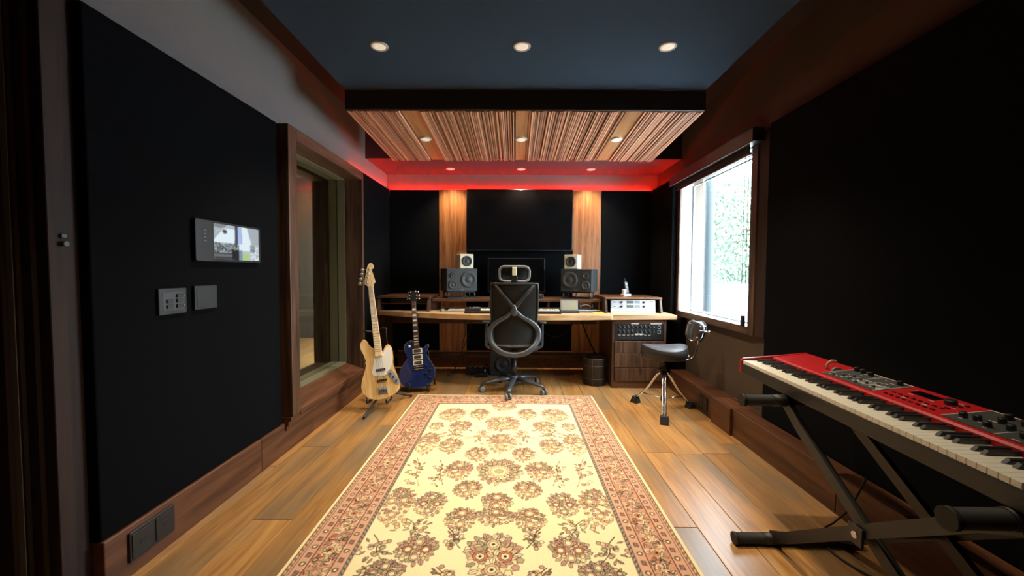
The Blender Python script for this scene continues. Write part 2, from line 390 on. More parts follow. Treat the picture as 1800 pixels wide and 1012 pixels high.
sash = MB(); sash.box(1.925, 1.945, 4.345, 4.364, .811, 2.165); sash.box(1.925, 1.945, 3.061, 3.072, .811, 2.165); sash.box(1.925, 1.945, 3.073, 4.344, 2.15, 2.165); sash.box(1.925, 1.945, 3.073, 4.344, .811, .822)
part('sash', sash, M['extgrey'], wn)
part('pane', MB().box(1.932, 1.938, 3.07, 4.35, .82, 2.155), M['glass'], wn)

# outside
single('ground', MB().box(2.1, 40, -15, 50, -.4, -.3), M['pave'], 'pale paving outside the window', 'ground', kind=S)
ex = thing('exterior_pillar', 'white building corner with grey blue pipe seen through the window', 'building', (2.35, 5.35, -.3))
part('wall', MB().box(-.25, .13, .05, 5, 0, 4.5), M['extwhite'], ex)
part('drainpipe', MB().tube([(.23,.0,0),(.23,.0,4.4)], .06, 12), M['pipegrey'], ex)
gw = thing('garden_wall', 'low white garden wall outside the window', 'wall', (5.2, 11.2, -.3))
part('masonry', MB().box(-1.6, 6.5, 0, .25, 0, 1.22), M['extwhite'], gw); part('coping', MB().box(-1.65, 6.55, -.04, .29, 1.22, 1.27, .01), M['pipegrey'], gw)
def tree(loc, h, r, n, label):
    t = thing('tree', label, 'tree', loc, group='trees outside the window')
    tk = MB(); tk.tube(crom([(0,0,0),(.05,.02,h*.3),(-.04,.05,h*.6),(0,0,h*.85)],4), [.14-.006*i for i in range(13)], 8)
    for a in range(5):
        q = a*1.256; tk.tube([(0,0,h*.45),(math.cos(q)*r*.4,math.sin(q)*r*.4,h*.62),(math.cos(q)*r*.7,math.sin(q)*r*.7,h*.75)], [.06,.04,.015], 6)
    part('trunk', tk, M['bark'], t)
    v, f = [], []
    for k in range(n):
        while True:
            p = rng.uniform(-1,1,3)
            if p@p < 1: break
        p = p/np.linalg.norm(p)*(np.linalg.norm(p)**.5)*np.array([r,r,h*.40])+np.array([0,0,h*.60])
        a, b_ = rng.normal(size=3), rng.normal(size=3); a /= np.linalg.norm(a); b_ -= a*(a@b_); b_ /= np.linalg.norm(b_); s_ = rng.uniform(.05,.09)
        i0 = len(v); v += [p-a*s_, p+b_*s_*.5, p+a*s_, p-b_*s_*.5]; f.append((i0,i0+1,i0+2,i0+3))
    me = bpy.data.meshes.new('foliage'); me.from_pydata([tuple(q) for q in v], [], f)
    o = link('foliage', me, M['leaf'], t); o['kind'] = 'stuff'
tree((7.5, 12.7, -.3), 4.6, 1.9, 17000, 'leafy green tree behind the garden wall, nearer the drainpipe')
tree((11.6, 16.2, -.3), 4.2, 1.8, 9000, 'shorter green tree at the right edge of the window view')

# ---------------------------------------------------------------- fabric wall panels
def panel(label, x0, x1, y0, y1, z0, z1):
    return single('acoustic_panel', MB().box(x0, x1, y0, y1, z0, z1, .006), M['fabric'], label, 'wall panel', 'black fabric wall panels')
panel('large black fabric wall panel holding the camera screen', -1.65, -1.545, 1.44, 2.60, .207, 2.185)
panel('narrow black fabric panel between studio window and back corner', -1.653, -1.60, 3.93, 5.095, .207, 2.262)
panel('black fabric panel on back wall left of the wood strip', -1.598, -.972, 5.10, 5.165, .207, 2.26)
panel('black fabric panel on back wall behind the cordless phone', 1.092, 1.728, 5.10, 5.165, .207, 2.26)
single('acoustic_panel', MB().prism([(4.20,.207),(5.095,.207),(5.095,2.262),(4.43,2.262),(4.43,.75),(4.20,.75)], 1.73, 1.818, 'x', .004), M['fabric'],
       'black fabric panel between back corner and bright window', 'wall panel', 'black fabric wall panels')
panel('large black fabric wall panel behind the red keyboard', 1.755, 1.818, -1.7, 2.80, .207, 2.26)
panel('black fabric panel hidden behind the television', -.618, .732, 5.115, 5.165, .207, 2.26)
for x0, x1, nm in ((-.969, -.621, 'left'), (.735, 1.089, 'right')):
    single('wood_pilaster', MB().box(x0, x1, 5.09, 5.165, .207, 2.26, .003), M['pilaster'], 'vertical veneered wood strip %s of the television' % nm, 'wall panel', 'wood strips beside the television')

# ---------------------------------------------------------------- hanging ceiling panels
single('ceiling_cloud', MB().box(-1.31, 1.435, -.9, 3.075, 2.60, 2.66, .012), M['cloudfab'], 'large blue grey fabric panel hanging under the ceiling', 'ceiling panel')
sc = thing('slatted_cloud', 'hanging ceiling panel of thin brown wooden slats', 'ceiling panel', (.05, 3.07, 2.45))
A = math.atan(.055/1.15)
part('fascia', MB().box(-1.35, 1.385, .0, .03, .004, .148, .003), M['fascia'], sc, 'dark wood front beam')
LEN = 1.16
slm = []
for wd in (.009, .012, .016):
    slm.append((wd, MB().box(-wd/2, wd/2, 0, LEN, 0, .05, .0015, seg=1).mesh('slat')))
boards = [(-.87, .13), (0.0, .10), (.865, .13)]
for cx, wd in boards:
    part('board', MB().box(-wd/2, wd/2, 0, LEN, .012, .035, .002), M['slatboard'], sc, loc=(cx, .032, 0), rot=(-A,0,0))
x = -1.345; k = 0
while x < 1.375:
    wd, me = slm[random.choice((0,1,1,2,2))]
    hit = [c for c, w_ in boards if x+wd > c-w_/2-.002 and x < c+w_/2+.002]
    if hit:
        c = hit[0]; x = c+[w_ for q,w_ in boards if q==c][0]/2+.004; continue
    link('slat', me, M['slat'], sc, loc=(x+wd/2, .032, random.choice((-.004,-.002,0,0,.003,.012))), rot=(-A,0,0))
    x += wd+random.choice((.004,.005,.008)); k += 1
part('backing', MB().box(-1.345, 1.38, .055, LEN-.01, .06, .075), M['black_paint'], sc, rot=(-A,0,0))
# hidden red strips
def led(label, *bx):
    m_ = MB()
    m_.box(*bx); single('led_strip', m_, M['led_dim' if 'slatted' in label else 'led'], label, 'light strip', 'red light strips')
led('red light strip glowing along the top of the back wall panels', -1.59, 1.72, 5.148, 5.160, 2.2605, 2.2645)
led('red light strip glowing above the narrow left panel', -1.650, -1.640, 3.98, 5.08, 2.2625, 2.2665)
led('red light strip glowing above the panel beside the bright window', 1.802, 1.813, 4.50, 5.08, 2.2625, 2.2665)
led('red light strip hidden on top of the slatted ceiling panel', -1.0, 1.1, 4.05, 4.056, 2.51, 2.516)

# downlights
def downlight(x, y, z, power, tilt, label, group, size=98, blend=1.0, col=WARM):
    t = thing('ceiling_downlight', label, 'light', (x, y, z), (-tilt, 0, 0), group)
    r = MB(); r.lathe([(.040,-.002),(.043,-.006),(.050,-.006),(.054,-.001),(.054,.012),(.040,.012),(.040,-.002)], 24, caps=False); part('ring', r, M['trimring'], t)
    part('lens', MB().lathe([(.0001,-.0012),(.02,-.002),(.0395,-.0035),(.0395,.0005),(.0001,.0005)], 24), M['lens'], t)
    l = bpy.data.lights.new('downlight_beam', 'SPOT'); l.energy = power; l.color = col; l.spot_size = math.radians(size); l.spot_blend = blend; l.shadow_soft_size = .03
    o = link('downlight_beam', l, None, t, (0,0,-.045))
pos = ('left', 'middle', 'right')
for k, x in enumerate((-.835, .035, .92)):
    downlight(x, 2.482, 2.598, SPOT_CLOUD, 0, '%s one of three round downlights in the blue grey ceiling panel' % pos[k], 'downlights in the fabric panel')
for k, x in enumerate((-.835, .035, .92)):
    downlight(x, 1.28, 2.598, SPOT_NEAR, 0, '%s one of three downlights overhead, above the near end of the rug' % pos[k], 'downlights over the near end', 72, 1.0)
for k, x in enumerate((-.82, .05, .915)):
    downlight(x, 3.675, 2.45-.0479*.605+.008, SPOT_SLAT, A, '%s one of three round downlights in the slatted ceiling panel' % pos[k], 'downlights in the slatted panel')
for k, x in enumerate((-.79, .068, .912)):
    downlight(x, 4.88, 2.468, SPOT_SOFFIT, 0, '%s one of three round downlights in the soffit above the television' % pos[k], 'downlights in the soffit', 110, .8, (1.0,.74,.45))
# invented lamp and shade, added to light the live room
l = bpy.data.lights.new('live_room_fill', 'POINT'); l.energy = 4; l.color = WARM; l.shadow_soft_size = .1
lt = thing('fill_lamp', 'invented dim lamp, added to light the room behind the studio window', 'lamp', (-3.2, 5.2, 2.9))
part('shade', MB().lathe([(.02,0),(.02,-.3),(.14,-.42),(.15,-.44),(.13,-.42),(.015,-.3)], 20), M['black'], lt); link('live_room_fill', l, None, lt, (0,0,-.5))

# ================================================================ DESK AREA
ZD = .785
dk = thing('desk', 'long oak topped studio desk along the back wall', 'desk', (0, 4.5, 0))
fr = [(-1.575,-.05),(-1.2,-.22),(-.7,-.39),(-.2,-.47),(.35,-.47),(.8,-.42),(1.0,-.40),(1.02,-.36),(1.69,-.36),(1.69,.45),(-1.575,.45)]
part('worktop', MB().prism(fr, ZD-.05, ZD, 'z', .008), M['desktop'], dk)
ap = [(p[0]*.985, p[1]+.22) for p in fr[:7]]
part('apron', MB().prism(ap+[(p[0], p[1]+.03) for p in ap[::-1]], ZD-.085, ZD-.0505, 'z'), M['walnut_x'], dk)
part('side_panel', MB().box(-1.56, -1.525, .02, .45, 0, ZD-.0505, .002), M['walnut'], dk)
part('back_rail', MB().box(-1.52, 1.02, .43, .45, .58, ZD-.0505, .002), M['walnut_x'], dk)
part('foot_rail', MB().box(-1.52, 1.02, .40, .44, .16, .20, .002), M['walnut_x'], dk)
sh = thing('desk_shelf', 'low walnut shelf bridge carrying the loudspeakers', 'shelf', (.03, 4.7, ZD))
part('board', MB().box(-.96, .935, -.23, .22, .105, .135, .003), M['walnut_x'], sh)
for x in (-.955, -.32, .35, .92): part('support', MB().box(x-.008, x+.012, -.21, .21, 0, .1045), M['walnut'], sh)
def hutch(name, label, x0, x1, yf, zt, open_front):
    t = thing(name, label, 'cabinet', ((x0+x1)/2, 4.65, ZD)); w = (x1-x0)/2; y0 = yf-4.65
    pr = [(y0-.03,0),(.27,0),(.27,zt-.02),(y0+.02,zt-.02)]
    part('top', MB().box(-w, w, y0+.0, .28, zt-.0195, zt, .002), M['walnut_x'], t)
    part('side', MB().prism(pr, -w, -w+.022, 'x', .001), M['walnut'], t); part('side', MB().prism(pr, w-.022, w, 'x', .001), M['walnut'], t)
    part('back', MB().box(-w+.023, w-.023, .25, .268, 0, zt-.02), M['walnut_x'], t)
    if open_front: part('inner_shelf', MB().box(-w+.023, w-.023, y0+.06, .249, .075, .085), M['walnut_x'], t); part('drawer_front', MB().box(-.16, w-.03, y0+.07, y0+.085, .087, .135, .002), M['black'], t)
    return t
hutch('desk_cubby', 'open walnut box on the desk behind the blue guitar', -1.53, -.945, 4.38, .165, True)
hutch('rack_box', 'walnut box on the desk holding silver rack units', .985, 1.605, 4.34, .17, False)

def rack_root(name, label, z, cat='rack unit', x=1.295, y=4.345, tilt=-.12, group=None): return thing(name, label, cat, (x, y, z), (tilt, 0, 0), group)
for k in range(2):
    t = rack_root('rack_preamp', 'silver rack unit with knobs and meters, %s of the pair' % ('lower', 'upper')[k], ZD+.0485+k*.0455, group='silver rack units', y=4.353+k*.0055)
    part('chassis', MB().box(-.22, .22, .006, .22, .001, .043), M['dkgrey'], t)
    part('faceplate', MB().box(-.243, .243, 0, .0055, 0, .0442, .0008), M['silver'], t)
    kn = MB()
    for x in (-.125, .118): part('knob', MB().lathe([(.013,0),(.012,.014),(.0001,.015)], 16, Tm(x,-.0002,.022)@Rm(PI/2,'X')), M['knob'], t)
    for x in (.152,.172,.2,.22): part('small_knob', MB().lathe([(.006,0),(.0055,.01),(.0001,.0105)], 12, Tm(x,-.0002,.030)@Rm(PI/2,'X')), M['chrome'], t)
    part('meter', MB().box(-.07, .005, -.002, -.0002, .008, .037), M['panelgrey'], t); part('meter', MB().box(.015, .075, -.002, -.0002, .008, .037), M['grey'], t)
    part('logo', MB().prism([(-.215,.022),(-.202,.029),(-.190,.022),(-.202,.015)], -.0015, -.0002, 'y'), M['knob'], t)
    ear = MB()
    for x in (-.236, .236):
        for z in (.009, .035): ear.lathe([(.0045,0),(.003,.003),(.0001,.003)], 10, Tm(x,-.0002,z)@Rm(PI/2,'X'))
    part('rack_screws', ear, M['black'], t)
t = rack_root('patch_bay', 'white patch bay with two rows of sockets below the silver rack units', ZD+.002, y=4.348)
part('chassis', MB().box(-.22, .22, .006, .12, .001, .043), M['dkgrey'], t); part('faceplate', MB().box(-.243, .243, 0, .0055, 0, .0442, .0008), M['white'], t)
jk = MB()
for r in range(2):
    for c in range(24): jk.box(-.218+c*.019-.005, -.218+c*.019+.005, -.0012, -.0002, .008+r*.018, .016+r*.018)
o = part('sockets', jk, M['black'], t); o['kind'] = 'stuff'

# drawer cabinet with black mixer
dc = thing('drawer_cabinet', 'walnut drawer cabinet under the right end of the desk', 'cabinet', (1.315, 4.5, 0))
part('side', MB().box(-.285, -.26, -.31, .33, 0, ZD-.0505, .001), M['walnut'], dc); part('side', MB().box(.26, .285, -.31, .33, 0, ZD-.0505, .001), M['walnut'], dc)
part('top_rail', MB().box(-.2595, .2595, -.31, .33, .685, ZD-.0505), M['walnut_x'], dc); part('plinth', MB().box(-.2595, .2595, -.31, .33, 0, .072), M['walnut_x'], dc)
part('back', MB().box(-.2595, .2595, .31, .33, .073, .684), M['walnut'], dc); part('divider', MB().box(-.2595, .2595, -.29, .309, .505, .515), M['walnut_x'], dc)
for z0, z1 in ((.376,.503),(.224,.371),(.076,.219)): part('drawer', MB().box(-.257, .257, -.322, -.30, z0, z1, .003), M['walnut'], dc)
t = thing('rack_mixer', 'black rack mixer with rows of small knobs above the walnut drawers', 'rack unit', (1.315, 4.185, .5155))
part('chassis', MB().box(-.235, .235, .02, .30, .002, .165), M['black'], t); part('faceplate', MB().box(-.255, .255, .008, .018, 0, .168, .001), M['black'], t)
kk, mk = MB(), MB()
for c in range(8):
    x = -.205+c*.045
    for z in (.137, .088):
        part('knob', MB().lathe([(.009,0),(.008,.012),(.0001,.0125)], 12, Tm(x,.0078,z)@Rm(PI/2,'X')), M['dkgrey'], t)
        mk.box(x-.004, x+.004, .0065, .0076, z+.013, z+.017); mk.box(x+.009, x+.013, .0065, .0076, z-.012, z-.008)
    mk.box(x-.012, x+.012, .0065, .0076, .048, .052); mk.box(x, x+.005, .0065, .0076, .018, .023)
for z in (.085,.135):
    for q in ((.195,.225,z+.014,z+.017),(.195,.225,z-.017,z-.014),(.195,.198,z-.017,z+.017),(.222,.225,z-.017,z+.017)): mk.box(q[0],q[1],.0065,.0076,q[2],q[3])
    mk.box(.155,.16,.0065,.0076,z-.01,z+.01)
o = part('panel_print', mk, M['printwhite'], t); o['kind'] = 'stuff'
part('seam', MB().box(-.25,.25,.0062,.0077,.060,.0625), M['dkgrey'], t)
for x0, x1, z in ((-.085,-.005,.166),(.12,.235,.166),(-.045,.045,.055)): part('tape_label', MB().box(x0,x1,.0045,.0062,z,z+.012), M['paper'], t)

# cordless phone
t = thing('cordless_phone', 'cordless phone standing in its cradle on the rack box', 'phone', (1.30, 4.66, ZD+.17), (0,0,.25))
part('cradle', MB().prism(rrect(-.05,.05,-.04,.045,.015), 0, .02, 'z', .004).box(-.046,-.012,-.03,.02,.02,.075,.006), M['white'], t)
hs = MB().box(-.02,.024,-.014,.014,.0,.145,.007,Tm(.012,.0,.02)@Rm(-.15,'X')@Rm(-.10,'Y')); hs.tube([(.0,.02,.16),(-.005,.027,.205)], .006, 8)
h = part('handset', hs, M['black'], t)
kp = MB()
for r in range(5):
    for c in range(3): kp.box(-.010+c*.0105,-.003+c*.0105,-.0165,-.0145,.025+r*.014,.033+r*.014,0,Tm(.012,.0,.02)@Rm(-.15,'X')@Rm(-.10,'Y'))
kp.box(-.011,.018,-.0165,-.0145,.10,.125,0,Tm(.012,.0,.02)@Rm(-.15,'X')@Rm(-.10,'Y'))
part('keypad', kp, M['grey'], h)

# ---------------------------------------------------------------- loudspeakers
def cone_set(t, x, z, r, y=-.0002, rim=True, nm='woofer'):
    m = Tm(x, y, z) @ Rm(PI/2, 'X')
    f = part(nm, MB().lathe([(r*1.0,.0),(r*1.0,.010),(r*.95,.013),(r*.90,.010),(r*.85,.0125),(r*.79,.011),(r*.75,.008),(r*.38,.001),(r*.35,.004),(r*.2,.0075),(.0001,.0085)], 32, m), M['cone'], t)
    if rim: part('rim', MB().lathe([(r*1.08,0),(r*1.08,.005),(r*1.005,.007),(r*1.002,.0)], 32, m, caps=False), M['dkgrey'], f)
def hole_box(w, d, h, z0=0): return MB().box(-w/2, w/2, 0, d, z0, z0+h, .006)
def monitor(x, y, rz, mir, label, slabel):
    z = ZD+.136
    s = thing('monitor_stand', slabel, 'speaker stand', (x, y, z), (0,0,rz), 'loudspeaker stands')
    part('base_frame', MB().box(-.165,.165,.01,.03,0,.012,.002).box(-.165,.165,.21,.23,0,.012,.002).box(-.165,-.145,.031,.209,0,.012,.002).box(.145,.165,.031,.209,0,.012,.002), M['black'], s)
    part('top_frame', MB().box(-.165,.165,.01,.03,.066,.078,.002).box(-.165,.165,.21,.23,.066,.078,.002).box(-.165,-.145,.031,.209,.066,.078,.002).box(.145,.165,.031,.209,.066,.078,.002), M['black'], s)
    for px, py in ((-.155,.02),(0,.02),(.155,.02),(-.155,.22),(.155,.22)): part('post', MB().tube([(px,py,.0125),(px,py,.0655)], .010, 12), M['dkgrey'], s)
    t = thing('studio_monitor', label, 'loudspeaker', (x, y, z+.079), (0,0,rz), 'three way studio monitors')
    W, D, Hh = .365, .29, .262
    part('cabinet', hole_box(W, D, Hh), M['spk'], t)
    part('baffle', MB().box(-W/2+.004, W/2-.004, -.006, -.0002, .004, Hh-.004, .002), M['spk'], t)
    cone_set(t, .075*mir, .135, .088, -.0065); cone_set(t, -.112*mir, .075, .045, -.0065, nm='midrange'); cone_set(t, -.112*mir, .185, .030, -.0065, nm='tweeter')
    part('badge', MB().box(-.02,.02,-.0075,-.0062,.016,.022), M['grey'], t)
    return z+.079+Hh
zt = monitor(-.605, 4.56, .42, 1, 'black horizontal three way studio monitor nearer the blue guitar', 'black metal stand under the left studio monitor')
monitor(.70, 4.56, -.42, -1, 'black horizontal three way studio monitor nearer the phone', 'black metal stand under the right studio monitor')
def cube(x, y, rz, label):
    t = thing('cube_speaker', label, 'loudspeaker', (x, y, zt), (0,0,rz), 'cream cube speakers')
    part('cabinet', MB().box(-.08,.08,0,.16,.001,.166,.006), M['cream'], t); cone_set(t, 0, .084, .056)
cube(-.555, 4.60, .42, 'small cream cube speaker on top of the left studio monitor')
cube(.645, 4.60, -.42, 'small cream cube speaker on top of the right studio monitor')

# television and computer display
t = thing('television', 'large black flat television on the back wall', 'television', (.055, 5.0, 1.49))
part('housing', MB().box(-.665,.665,.0,.045,0,.762,.006), M['black'], t); part('screen', MB().box(-.657,.657,-.003,-.0002,.012,.754,.001), M['screen'], t)
part('wall_mount', MB().box(-.2,.2,.046,.1145,.2,.55), M['black'], t)
t = thing('computer_display', 'black computer display on the desk shelf behind the office chair', 'display', (.02, 4.80, ZD+.136))
part('housing', MB().box(-.345,.345,.0,.03,.06,.47,.002), M['black_paint'], t); part('screen', MB().box(-.335,.335,-.003,-.0002,.072,.46,.001), M['screen'], t)
part('stand', MB().box(-.04,.04,.031,.05,.005,.25,.003).box(-.12,.12,-.04,.11,0,.0075,.002), M['black'], t)
t = thing('audio_interface', 'small grey audio box on the shelf beside the chair headrest', 'audio box', (.26, 4.56, ZD+.136))
part('case', MB().box(-.07,.07,0,.12,.004,.048,.003), M['dkgrey'], t); part('front', MB().box(-.066,.066,-.004,-.0002,.007,.045,.001), M['plate'], t)
for x in (-.04,-.01,.03): part('knob', MB().lathe([(.009,0),(.008,.01),(.0001,.0105)],12,Tm(x,-.0042,.027)@Rm(PI/2,'X')), M['knob'], t)

# desk keyboard controller (a small piano keyboard)
def piano_keys(t, x0, nwhite, wk, y0, ylen, blen, ztop, start, mat_w, mat_b, zb, sharp_h=.011, fall=.018):
    """adds one part per key: start = index in C D E F G A B of the first white key"""
    wm = MB().box(-wk/2+.00035, wk/2-.00035, 0, ylen, 0, fall, .0012, seg=1).mesh('white_key')
    bw = wk*.50
    bm_ = MB().prism([(0,0),(blen,0),(blen,sharp_h),(.012,sharp_h),(.003,.003)], -bw/2, bw/2, 'x', .001, seg=1).mesh('black_key')
    for i in range(nwhite):
        link('white_key', wm, mat_w, t, loc=(x0+wk*(i+.5), y0, ztop-fall))
        if (start+i)%7 in (0,1,3,4,5) and i < nwhite-1:
            link('black_key', bm_, mat_b, t, loc=(x0+wk*(i+1), y0+ylen-blen, ztop+.0003))
t = thing('midi_keyboard', 'black midi keyboard lying on the desk behind the chair', 'keyboard', (-.02, 4.17, ZD))
part('case', MB().box(-.51,.51,0,.025,0,.03,.003).box(-.51,-.345,.026,.22,0,.05,.004).box(.495,.51,.026,.22,0,.05,.003).box(-.344,.494,.13,.22,0,.05,.004).box(-.344,.494,.026,.129,0,.012), M['black'], t)
piano_keys(t, -.342, 36, .0232, .027, .10, .06, .042, 0, M['white'], M['knob'], 0)
for x in (-.46,-.42): part('wheel', MB().lathe([(.02,-.006),(.02,.006)],20,Tm(x,.10,.045)@Rm(PI/2,'Y')), M['dkgrey'], t)
part('display', MB().box(-.44,-.36,.14,.20,.0502,.053), M['grey'], t)
for k in range(6): part('knob', MB().lathe([(.008,0),(.007,.012),(.0001,.0125)],12,Tm(-.2+k*.05,.175,.0503)), M['grey'], t)
t = thing('tablet_controller', 'small tilted touch screen beside the midi keyboard', 'tablet', (.60, 4.34, ZD), (0,0,0))
part('screen_housing', MB().box(-.098,.098,-.006,.006,.0,.125,.004,Tm(0,.05,.012)@Rm(-.25,'X')), M['grey'], t)
part('screen', MB().box(-.086,.086,-.008,-.0062,.012,.113,0,Tm(0,.05,.012)@Rm(-.25,'X')), plain('pale_screen',(.30,.27,.20),.3), t)
part('base', MB().box(-.098,.098,-.06,.07,0,.012,.003).box(-.03,.03,.062,.068,.0125,.06), M['black'], t)
t = thing('computer_mouse', 'pale computer mouse on the left part of the desk', 'mouse', (-.80, 4.40, ZD))
part('shell', MB().grid(lambda u,v: Vector((.032*math.cos(2*PI*u)*math.sin(v*PI/2+1e-3), .055*math.sin(2*PI*u)*math.sin(v*PI/2+1e-3), .03*math.cos(v*PI/2))), 20, 8, closed_u=True), M['grey'], t)
part('scroll_wheel', MB().lathe([(.008,-.003),(.008,.003)],12,Tm(0,.03,.024)@Rm(PI/2,'Y')), M['black'], t)
t = thing('computer_keyboard', 'slim silver computer keyboard beside the mouse', 'keyboard', (-.60, 4.44, ZD))
part('case', MB().prism([(-.06,0),(.06,0),(.06,.016),(-.06,.006)], -.15, .15, 'x', .002), M['silver'], t)
kc = MB()
for r in range(5):
    for c in range(14): kc.box(-.142+c*.0205,-.124+c*.0205,-.052+r*.021,-.034+r*.021,.0085+r*.0018,.0125+r*.0018)
o = part('keycaps', kc, M['white'], t); o['kind'] = 'stuff'
t = thing('laptop', 'slim closed laptop lying flat beside the tilted touch screen', 'laptop', (.83, 4.48, ZD), (0,0,.1))
part('base', MB().box(-.14,.11,-.09,.09,.004,.014,.003), M['dkgrey'], t); part('lid', MB().box(-.14,.11,-.09,.09,.0142,.021,.003), M['silver'], t)
hp = thing('headphones', 'headphones resting on the closed laptop', 'headphones', (.80, 4.48, ZD+.021))
part('headband', MB().tube([(-.07*math.cos(a), .03*math.sin(a)*0, .004+.05*math.sin(a)) for a in [PI*i/12 for i in range(13)]], .005, 8), M['grey'], hp)
for s_ in (-1,1): part('ear_cup', MB().lathe([(.024,0),(.03,.006),(.03,.016),(.022,.02),(.0001,.02)],18,Tm(.07*s_,-.0,.032)@Rm(s_*PI/2,'Y')@Tm(0,0,-.01)), M['black'], hp)
single('notepad', MB().prism([(-.06,-.04),(.055,-.05),(.06,.035),(-.05,.045)], 0, .006, 'z', .001), M['yellow'], 'small yellow notepad on the desk beside the rack box', 'notepad', loc=(.90, 4.30, ZD))

# under the desk
t = thing('subwoofer', 'small black subwoofer on the floor under the desk', 'loudspeaker', (-.13, 4.66, 0))
part('cabinet', MB().box(-.16,.16,0,.22,.001,.30,.008), M['spk'], t); cone_set(t, .0, .135, .095)
t = thing('power_strip', 'black power unit with cables under the desk', 'power strip', (-.44, 4.72, 0))
part('case', MB().box(-.14,.14,-.04,.05,.001,.075,.006), M['black'], t)
for k in range(4): part('plug', MB().box(-.11+k*.065,-.075+k*.065,-.02,.02,.0755,.115,.004), M['dkgrey'], t)
part('pedal', MB().box(-.02,.13,-.16,-.06,.001,.05,.006), M['black'], t)
part('badge', MB().box(.085,.10,-.0425,-.0402,.045,.065), M['cream'], t, 'small cream marking')
def cable(label, pts, r=.005): single('cable', MB().tube(crom(pts,6), r, 8), M['rubber'], label, 'cable')
cable('black cable hanging below the desk left of the chair', [(-.62,4.86,.70),(-.60,4.84,.5),(-.64,4.82,.3),(-.60,4.78,.12),(-.55,4.74,.03),(-.50,4.66,.006)])
cable('second black cable crossing below the desk left of the chair', [(-.52,4.88,.70),(-.56,4.85,.46),(-.66,4.80,.22),(-.72,4.74,.05),(-.78,4.62,.006)])
cable('black cable sagging below the desk right of the chair', [(.28,4.88,.66),(.36,4.84,.50),(.50,4.80,.44),(.66,4.84,.52),(.74,4.88,.68)])
cable('thick black cable dropping towards the waste bin', [(.80,4.86,.70),(.84,4.80,.55),(.90,4.70,.38),(.97,4.64,.22),(.98,4.60,.02)], .009)
# waste bin
t = thing('waste_bin', 'round dark leather waste bin beside the drawer cabinet', 'bin', (.885, 4.36, 0))
part('body', MB().lathe([(.118,0),(.125,.006),(.128,.29),(.130,.298),(.124,.298),(.120,.29),(.115,.012),(.0001,.012)], 36), M['leather'], t)
for z in (.075, .215, .293): part('seam', MB().lathe([(.1262+z*.008,z-.003),(.1285+z*.008,z),(.1262+z*.008,z+.003)], 36, caps=False), M['stitch'], t)
part('seam', MB().box(-.052,-.048,-.1225,-.116,.01,.288), M['stitch'], t)

# ================================================================ OFFICE CHAIR
ch = thing('office_chair', 'black mesh office chair with headrest at the desk', 'chair', (-.005, 4.07, 0))
part('seat', MB().prism(rrect(-.24,.24,-.17,.33,.07,5), .44, .52, 'z', .03, seg=3), M['blackm'], ch)
part('mechanism', MB().box(-.09,.09,-.12,.14,.385,.439,.012).box(.10,.15,-.14,-.09,.40,.43,.006), M['black'], ch)
part('gas_column', MB().tube([(0,0,.14),(0,0,.33)], .028, 16), M['black'], ch); part('piston', MB().tube([(0,0,.3305),(0,0,.384)], .014, 14), M['steel'], ch, 'bright steel piston')
part('hub', MB().lathe([(.03,.085),(.05,.095),(.052,.14),(.042,.16),(.03,.165)], 20), M['bluegrey'], ch)
for k in range(5):
    a = math.radians(-99+72*k); c, s_ = math.cos(a), math.sin(a)
    arm = MB().tube([(c*.03,s_*.03,.128),(c*.15,s_*.15,.118),(c*.27,s_*.27,.096),(c*.335,s_*.335,.082)], [.036,.030,.022,.017], 10, flat=.7, up=(0,0,1))
    ao = part('base_arm', arm, M['bluegrey'], ch)
    cx, cy = c*.335, s_*.335; d = Vector((-s_, c, 0))*.017; qa = a+.5*(-1)**k; wx = Vector((-math.sin(qa), math.cos(qa), 0))
    dz = .009 if k == 0 else 0
    cs = MB().tube([(cx,cy,.052),(cx,cy,.075)], .012, 10).box(-.012,.012,-.022,.026,.022,.058,.006,Tm(cx,cy,dz)@Rm(qa,'Z'))
    co = part('caster', cs, M['black'], ch)
    for sg in (-1,1):
        m_ = Tm(cx+wx.x*.020*sg, cy+wx.y*.020*sg, .030+dz) @ Rm(qa,'Z') @ Rm(PI/2,'X')
        part('wheel', MB().lathe([(.010,-.009),(.027,-.009),(.030,-.006),(.030,.006),(.027,.009),(.010,.009)], 20, m_), M['grey'], co)
def bk(s_, t_):   # s -1..1 across, t 0..1 up
    hw = .200+.026*min(1,t_*1.6)+.004*math.sin(PI*t_); z = .50+.612*t_
    return Vector((s_*hw, -.235+.055*s_*s_+.045*math.sin(PI*min(1,t_*1.1))-.03*t_, z))
mm, nt, bs = newmat('chair_mesh_weave'); N, L = nt.nodes, nt.links
tc = N.new('ShaderNodeTexCoord'); mp = N.new('ShaderNodeMapping'); mp.inputs['Rotation'].default_value = (PI/2,0,0); br = N.new('ShaderNodeTexBrick')
br.inputs['Scale'].default_value = 30; br.inputs['Color1'].default_value = (.004,.004,.004,1); br.inputs['Color2'].default_value = (.008,.008,.008,1); br.inputs['Mortar'].default_value = (.035,.033,.03,1); br.inputs['Mortar Size'].default_value = .035; br.inputs['Brick Width'].default_value = .6; br.inputs['Row Height'].default_value = .28
L.new(tc.outputs['Object'], mp.inputs['Vector']); L.new(mp.outputs[0], br.inputs['Vector']); L.new(br.outputs['Color'], bs.inputs['Base Color']); bs.inputs['Roughness'].default_value = .6
part('mesh_back', MB().grid(lambda u,v: bk((u*2-1)*.985, .005+.99*v), 22, 26, thick=.006), mm, ch)
rim = [bk(-1+.2*i,0) for i in range(11)]+[bk(1,.05*i) for i in range(1,20)]+[bk(1-.2*i,1) for i in range(11)]+[bk(-1,1-.05*i) for i in range(1,20)]
part('back_rim', MB().tube(crom(rim,1,True), .011, 10, closed=True), M['black'], ch)
